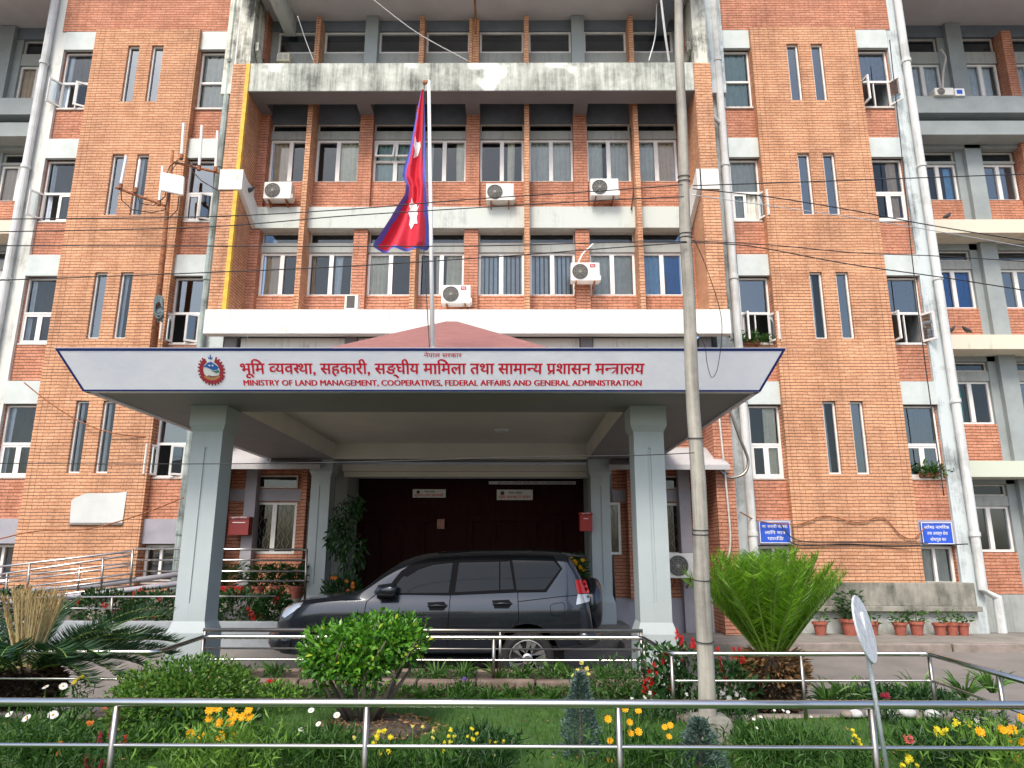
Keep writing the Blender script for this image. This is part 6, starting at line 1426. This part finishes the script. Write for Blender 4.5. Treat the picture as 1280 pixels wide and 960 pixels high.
# ---- round sign seen from behind
M['post_paint'] = mat('worn_post_paint', (.52, .55, .59), .5, 0, var=.25, scale=25)
T_ = thing('round_sign', 'grey round traffic sign seen edge-on from behind on a leaning thin post', 'traffic sign', (2.165, 4.6, .0))
mb = MB(); mb.tube([at(1109, 964, 4.6), at(1082, 800, 4.6), at(1076, 765, 4.6)], .0135, 10); mb.build('post', ['post_paint'], T_, smooth=True)
c = at(1080.5, 786, 4.6); R1 = Matrix.Rotation(R_(-13), 3, 'Y') @ Matrix.Rotation(R_(54), 3, 'Z')
def tr_(v): return tuple(R1 @ Vector(v) + c)
mb = MB(); mb.lathe(0, 0, [(.197, -.006), (.2, .0), (.197, .006)], 40, axis='y'); mb.v = [tr_(v) for v in mb.v]; mb.build('disc', ['post_paint'], T_)
mb = MB(); mb.box(-.02, .02, .006, .03, -.2, .06); mb.v = [tr_(v) for v in mb.v]; mb.build('back_rib', ['steel_dull'], T_)

# ---- flower pots along the right tower
def pot(t, x, y, z, r, h, m='terracotta'):
    mb = MB(); mb.lathe(x, y, [(r*.68, z), (r*.92, z+h*.80), (r*1.06, z+h*.80), (r*1.08, z+h), (r*.95, z+h), (r*.93, z+h*.9), (0.001, z+h*.9)], 22); return mb.build('pot', [m], t, smooth=False)
labs = ['flower pot closest to the cycad palm in the row along the right tower', 'wide flower pot with a bushy plant, second from the cycad palm', 'flower pot half hidden by the round sign disc', 'flower pot with drooping leaves right of the round sign', 'flower pot with a leafy sprout in the middle of the row', 'flower pot leading the tight trio of pots', 'flower pot with a spiky plant in the middle of the tight trio', 'flower pot ending the row at the drainpipe']
for i, (u, r, hh) in enumerate(((1026, .16, .26), (1063, .20, .32), (1090, .17, .26), (1126, .15, .25), (1147, .16, .27), (1176, .145, .24), (1191, .145, .25), (1205, .13, .24))):
    x = at(u, 793, 15.1).x; t = thing('flower_pot', labs[i], 'flower pot', (x, 15.1, .24), 'terracotta pots along the right tower'); r *= .9; pot(t, x, 15.1, .24, r, hh)
    L = Leaves(); k = [26, 260, 36, 44, 46, 16, 20, 40][i]; hp = [.22, .55, .2, .2, .22, .25, .25, .18][i]; a = rng.uniform(0, 6.28, k); q = rng.uniform(0, 1, k)
    L.add(np.stack([x+.17*q*np.cos(a)*(1.5 if i == 1 else 1), 15.1+.15*q*np.sin(a), .24+hh*.9+rng.uniform(0, 1, k)*hp], 1), np.stack([np.cos(a), np.sin(a), rng.uniform(-.3, 1, k)], 1), .12, .04); L.build('plant', ['leaf_mid' if i != 1 else 'leaf_dark'], t)
    mb = MB(); mb.tube([(x, 15.1, .24+hh*.85), (x+.01, 15.1, .24+hh+hp*.7)], .012, 6); mb.build('stem', ['stem'], t)
# ---- left side: ramp, planter wall, rails, pots
mb = MB(); a, b_ = at(-40, 776, 13.85), at(372, 777, 13.85)
mb.box(-12, b_.x, 13.8, 14.05, -.02, a.z); mb.box(b_.x-.02, b_.x, 14.05, 15.2, -.02, a.z); PW = tag(mb.build('planter_wall', ['planter_paint'], bevel=.02), 'low pale planter wall below the red flowers left of the entrance', 'wall'); pwz = a.z
tag(sheet('planter_soil', -12, b_.x-.02, 14.05, 15.0, lambda x, y: pwz-.06, 'soil', 8, 3), kind='structure')
for i, (u0, u1, lab) in enumerate(((-20, 60, 'red flowered hedge bush at the far left of the planter wall'), (95, 165, 'red flowered hedge bush above the cycad fronds'), (160, 230, 'red flowered hedge bush left of the left column'), (262, 330, 'red flowered hedge bush right of the left column'), (325, 362, 'dark green hedge bush ending the planter by the car'))):
    pa_, pb_ = at(u0, 765, 14.2), at(u1, 765, 14.2); cx = (pa_.x+pb_.x)/2; w_ = (pb_.x-pa_.x)/2; t = thing('flowering_hedge', lab, 'hedge', (cx, 14.25, pwz), 'hedge bushes in the left planter')
    L = Leaves(); k = 1100; u = unit(k); p = np.array([cx, 14.15, pwz+.18])+u*np.array([w_*1.1, .22, .36])*rng.uniform(.6, 1.08, k)[:, None]; L.add(p, u+unit(k)*.7+np.array([0, 0, .2]), .10, .045); L.build('foliage', ['leaf_dark'], t)
    mb = MB()
    for q in range([5, 9, 8, 7, 2][i]):
        w = unit(1)[0]; pp = Vector((cx+w[0]*w_*1.1, 14.15-abs(w[1])*.25, pwz+.2+w[2]*.36))
        for z_ in range(5): petals(mb, pp+Vector((random.uniform(-.04, .04), random.uniform(-.03, .03), random.uniform(-.05, .08))), .035, (random.uniform(-1, 1), -1, .3), 4, layers=1, mc=0, cup=.5)
        mb.cur += 1
    mb.split('bloom', ['fl_red'], t)
def px_rail(name, label, bars, posts, Y, r=.022, group=None):
    t = thing(name, label, 'railing', at(bars[0][0][0], bars[0][0][1], Y), group)
    for i, bpts in enumerate(bars):
        mb = MB(); mb.tube([at(u, v, Y) for u, v in bpts], r if i == 0 else r*.8, 8); mb.build('top_rail' if i == 0 else 'lower_rail', ['steel'], t, smooth=True)
    for (u0, v0, u1, v1) in posts:
        mb = MB(); mb.tube([at(u0, v0, Y), at(u1, v1, Y)], .024, 8); mb.build('post', ['steel_dull'], t, smooth=True)
px_rail('entrance_railing', 'four-bar steel railing ending at the left rear column', [[(170, 686), (384, 687)], [(170, 700), (383, 700)], [(170, 714), (382, 714)], [(170, 727), (381, 726)]], [(383.5, 686, 381, 750), (166, 686, 162, 745)], 14.6)
px_rail('ramp_railing', 'steel railing sloping up along the front of the access ramp', [[(-30, 712), (20, 706), (166, 689)], [(-30, 726), (166, 703)], [(-30, 741), (166, 717)], [(-30, 756), (166, 732)]], [(37, 704, 33, 752), (129, 697, 126, 744)], 14.7)
px_rail('ramp_railing', 'steel railing sloping up along the back of the access ramp', [[(-30, 723), (20, 715), (170, 693)], [(-30, 733), (170, 706)], [(-30, 748), (170, 722)]], [(9, 716, 6, 760), (100, 706, 97, 748)], 15.0)
px_rail('planter_rail', 'low two-bar steel railing in front of the red flowered hedge', [[(-30, 747), (235, 745.5), (345, 745)], [(-30, 760), (150, 760.5)]], [(36, 747, 34, 778), (140, 747, 139, 778), (262, 746, 261, 778)], 13.9, .018)
mb = MB(); p0, p1 = at(-40, 766, 14.85), at(232, 735, 14.85)
mb.add([(p0.x, 14.62, 0), (p1.x, 14.62, 0), (p1.x, 15.25, 0), (p0.x, 15.25, 0), (p0.x, 14.62, p0.z), (p1.x, 14.62, p1.z), (p1.x, 15.25, p1.z), (p0.x, 15.25, p0.z)], [(0, 3, 2, 1), (4, 5, 6, 7), (0, 1, 5, 4), (1, 2, 6, 5), (2, 3, 7, 6), (3, 0, 4, 7)])
tag(mb.build('access_ramp', ['plinth']), 'sloping concrete access ramp at the base of the left tower', 'ramp')
for lab, q in (('thick grey pipe lying along the top of the access ramp', ((-30, 744), (120, 732), (235, 716))), ('thick grey pipe lying along the front of the access ramp', ((-30, 757), (110, 744), (235, 728)))):
    mb = MB(); mb.tube([at(u, v, 15.05 if 'top' in lab else 14.56) for u, v in q], .055, 10); tag(mb.build('grey_pipe', ['mauve'], smooth=True), lab, 'pipe', 'pipes along the access ramp')
rp = ['red trough pot nearest the left front column', 'red pot under the left half of the grilled window', 'red pot under the right half of the grilled window', 'red pot beside the left rear column']
for i, (u, wv) in enumerate(((284, .30), (322, .2), (345, .18), (368, .18))):
    p = at(u, 748, 14.95); t = thing('flower_pot', rp[i], 'flower pot', (p.x, 14.95, p.z), 'red pots by the grilled window')
    if i == 0:
        mb = MB(); mb.frustum(p.x, 14.95, p.z, p.z+.24, .28, .1, .33, .13); mb.build('pot', ['box_red'], t, bevel=.01)
    else: pot(t, p.x, 14.95, p.z, .13, .24, 'terracotta')
    L = Leaves(); k = 240; a = rng.uniform(0, 6.28, k); q = rng.uniform(0, 1, k); L.add(np.stack([p.x+wv*q*np.cos(a), 14.95+.15*q*np.sin(a), p.z+.22+rng.uniform(0, .4, k)], 1), np.stack([np.cos(a), np.sin(a), rng.uniform(-.2, 1.2, k)], 1), .15, .04); L.build('plant', ['leaf_dark'], t)
    mb = MB(); mb.tube([(p.x, 14.95, p.z-.25), (p.x, 14.95, p.z)], .13, 10); mb.build('stand', ['plinth'], t)
# pot plants at the entrance
p = at(432, 742, 14.7)
t = thing('potted_climber', 'tall leafy potted climber beside the left rear column', 'potted plant', (p.x, 14.7, .25)); pot(t, p.x, 14.7, .25, .2, .35)
L = Leaves()
for cx_, cz_, rx_, rz_, k in ((430, 655, .22, .5, 190), (440, 690, .28, .45, 190), (418, 672, .18, .35, 90), (446, 632, .12, .22, 120)):
    c = at(cx_, cz_, 14.7); u = unit(k); L.add(np.array(tuple(c))+u*np.array([rx_, .2, rz_])*rng.uniform(.4, 1.1, k)[:, None], u*.4+unit(k)*.5+np.array([0, 0, -.6]), .17, .055)
L.build('foliage', ['leaf_dark'], t); c = at(440, 640, 14.7); mb = MB(); mb.tube([(p.x, 14.7, .5), (p.x-.02, 14.72, 1.4), tuple(c)], .018, 6); mb.build('stem', ['bark'], t)
for lab, u, v, Y, k, fl in (('orange flowered pots left of the entrance doors behind the car bonnet', 428, 738, 14.55, 520, 'orange'), ('potted plant with orange blooms by the right rear column behind the spare wheel', 722, 712, 14.2, 320, 'marigold')):
    c = at(u, v, Y); t = thing('potted_flowers', lab, 'potted plant', (c.x, Y, .25), 'potted flowers beside the entrance'); pot(t, c.x, Y, .25, .2, max(.3, c.z-.6), 'terracotta')
    L = Leaves(); uu = unit(k); L.add(np.array(tuple(c))+uu*np.array([.36 if fl == 'orange' else .2, .22, .26])*rng.uniform(.3, 1.1, k)[:, None], uu+unit(k)*.6+np.array([0, 0, .5]), .13, .035); L.build('foliage', ['leaf_dark'], t)
    mb = MB()
    for q in range(9): petals(mb, c+Vector((random.uniform(-.3, .3)*(1 if fl == 'orange' else .5), -.2, random.uniform(-.2, .25))), .045, (random.uniform(-.5, .5), -1, .4), 6, cup=.3); mb.cur += 1
    mb.split('bloom', ['fl_'+fl, 'fl_marigold'], t)
# plants on the window sills
for lab, u, v, n_ in (('ferny plant spilling from the open casement left above the banner end', 940, 424, 220), ('green plant along the sill of the open window of the right tower', 1163, 589, 200)):
    c = at(u, v, 15.62); t = thing('sill_plant', lab, 'potted plant', c, 'plants on tower window sills'); L = Leaves(); k = n_
    L.add(np.array(tuple(c))+rng.normal(size=(k, 3))*np.array([.22, .05, .07]), unit(k)+np.array([0, -.5, .5]), .14, .035); L.build('foliage', ['leaf_mid'], t)
    mb = MB(); mb.box(c.x-.2, c.x+.2, 15.64, 15.78, c.z-.12, c.z-.02); mb.build('trough', ['terracotta'], t, bevel=.01)
c = at(161, 858, 7.2); t = thing('clay_bowl', 'wide clay bowl on the garden edge left of the clipped mound', 'flower pot', (c.x, 7.2, .3)); mb = MB(); mb.lathe(c.x, 7.2, [(.12, .3), (.19, .42), (.21, .42), (.21, .46), (.18, .46), (.01, .43)], 22); mb.build('bowl', ['terracotta'], t)
c = at(166, 836, 7.2); L = Leaves(); k = 160; L.add(np.array([c.x, 7.2, .5])+rng.normal(size=(k, 3))*np.array([.06, .06, .1]), unit(k)+np.array([0, 0, .6]), .1, .05); L.build('plant', ['leaf_pale'], t)
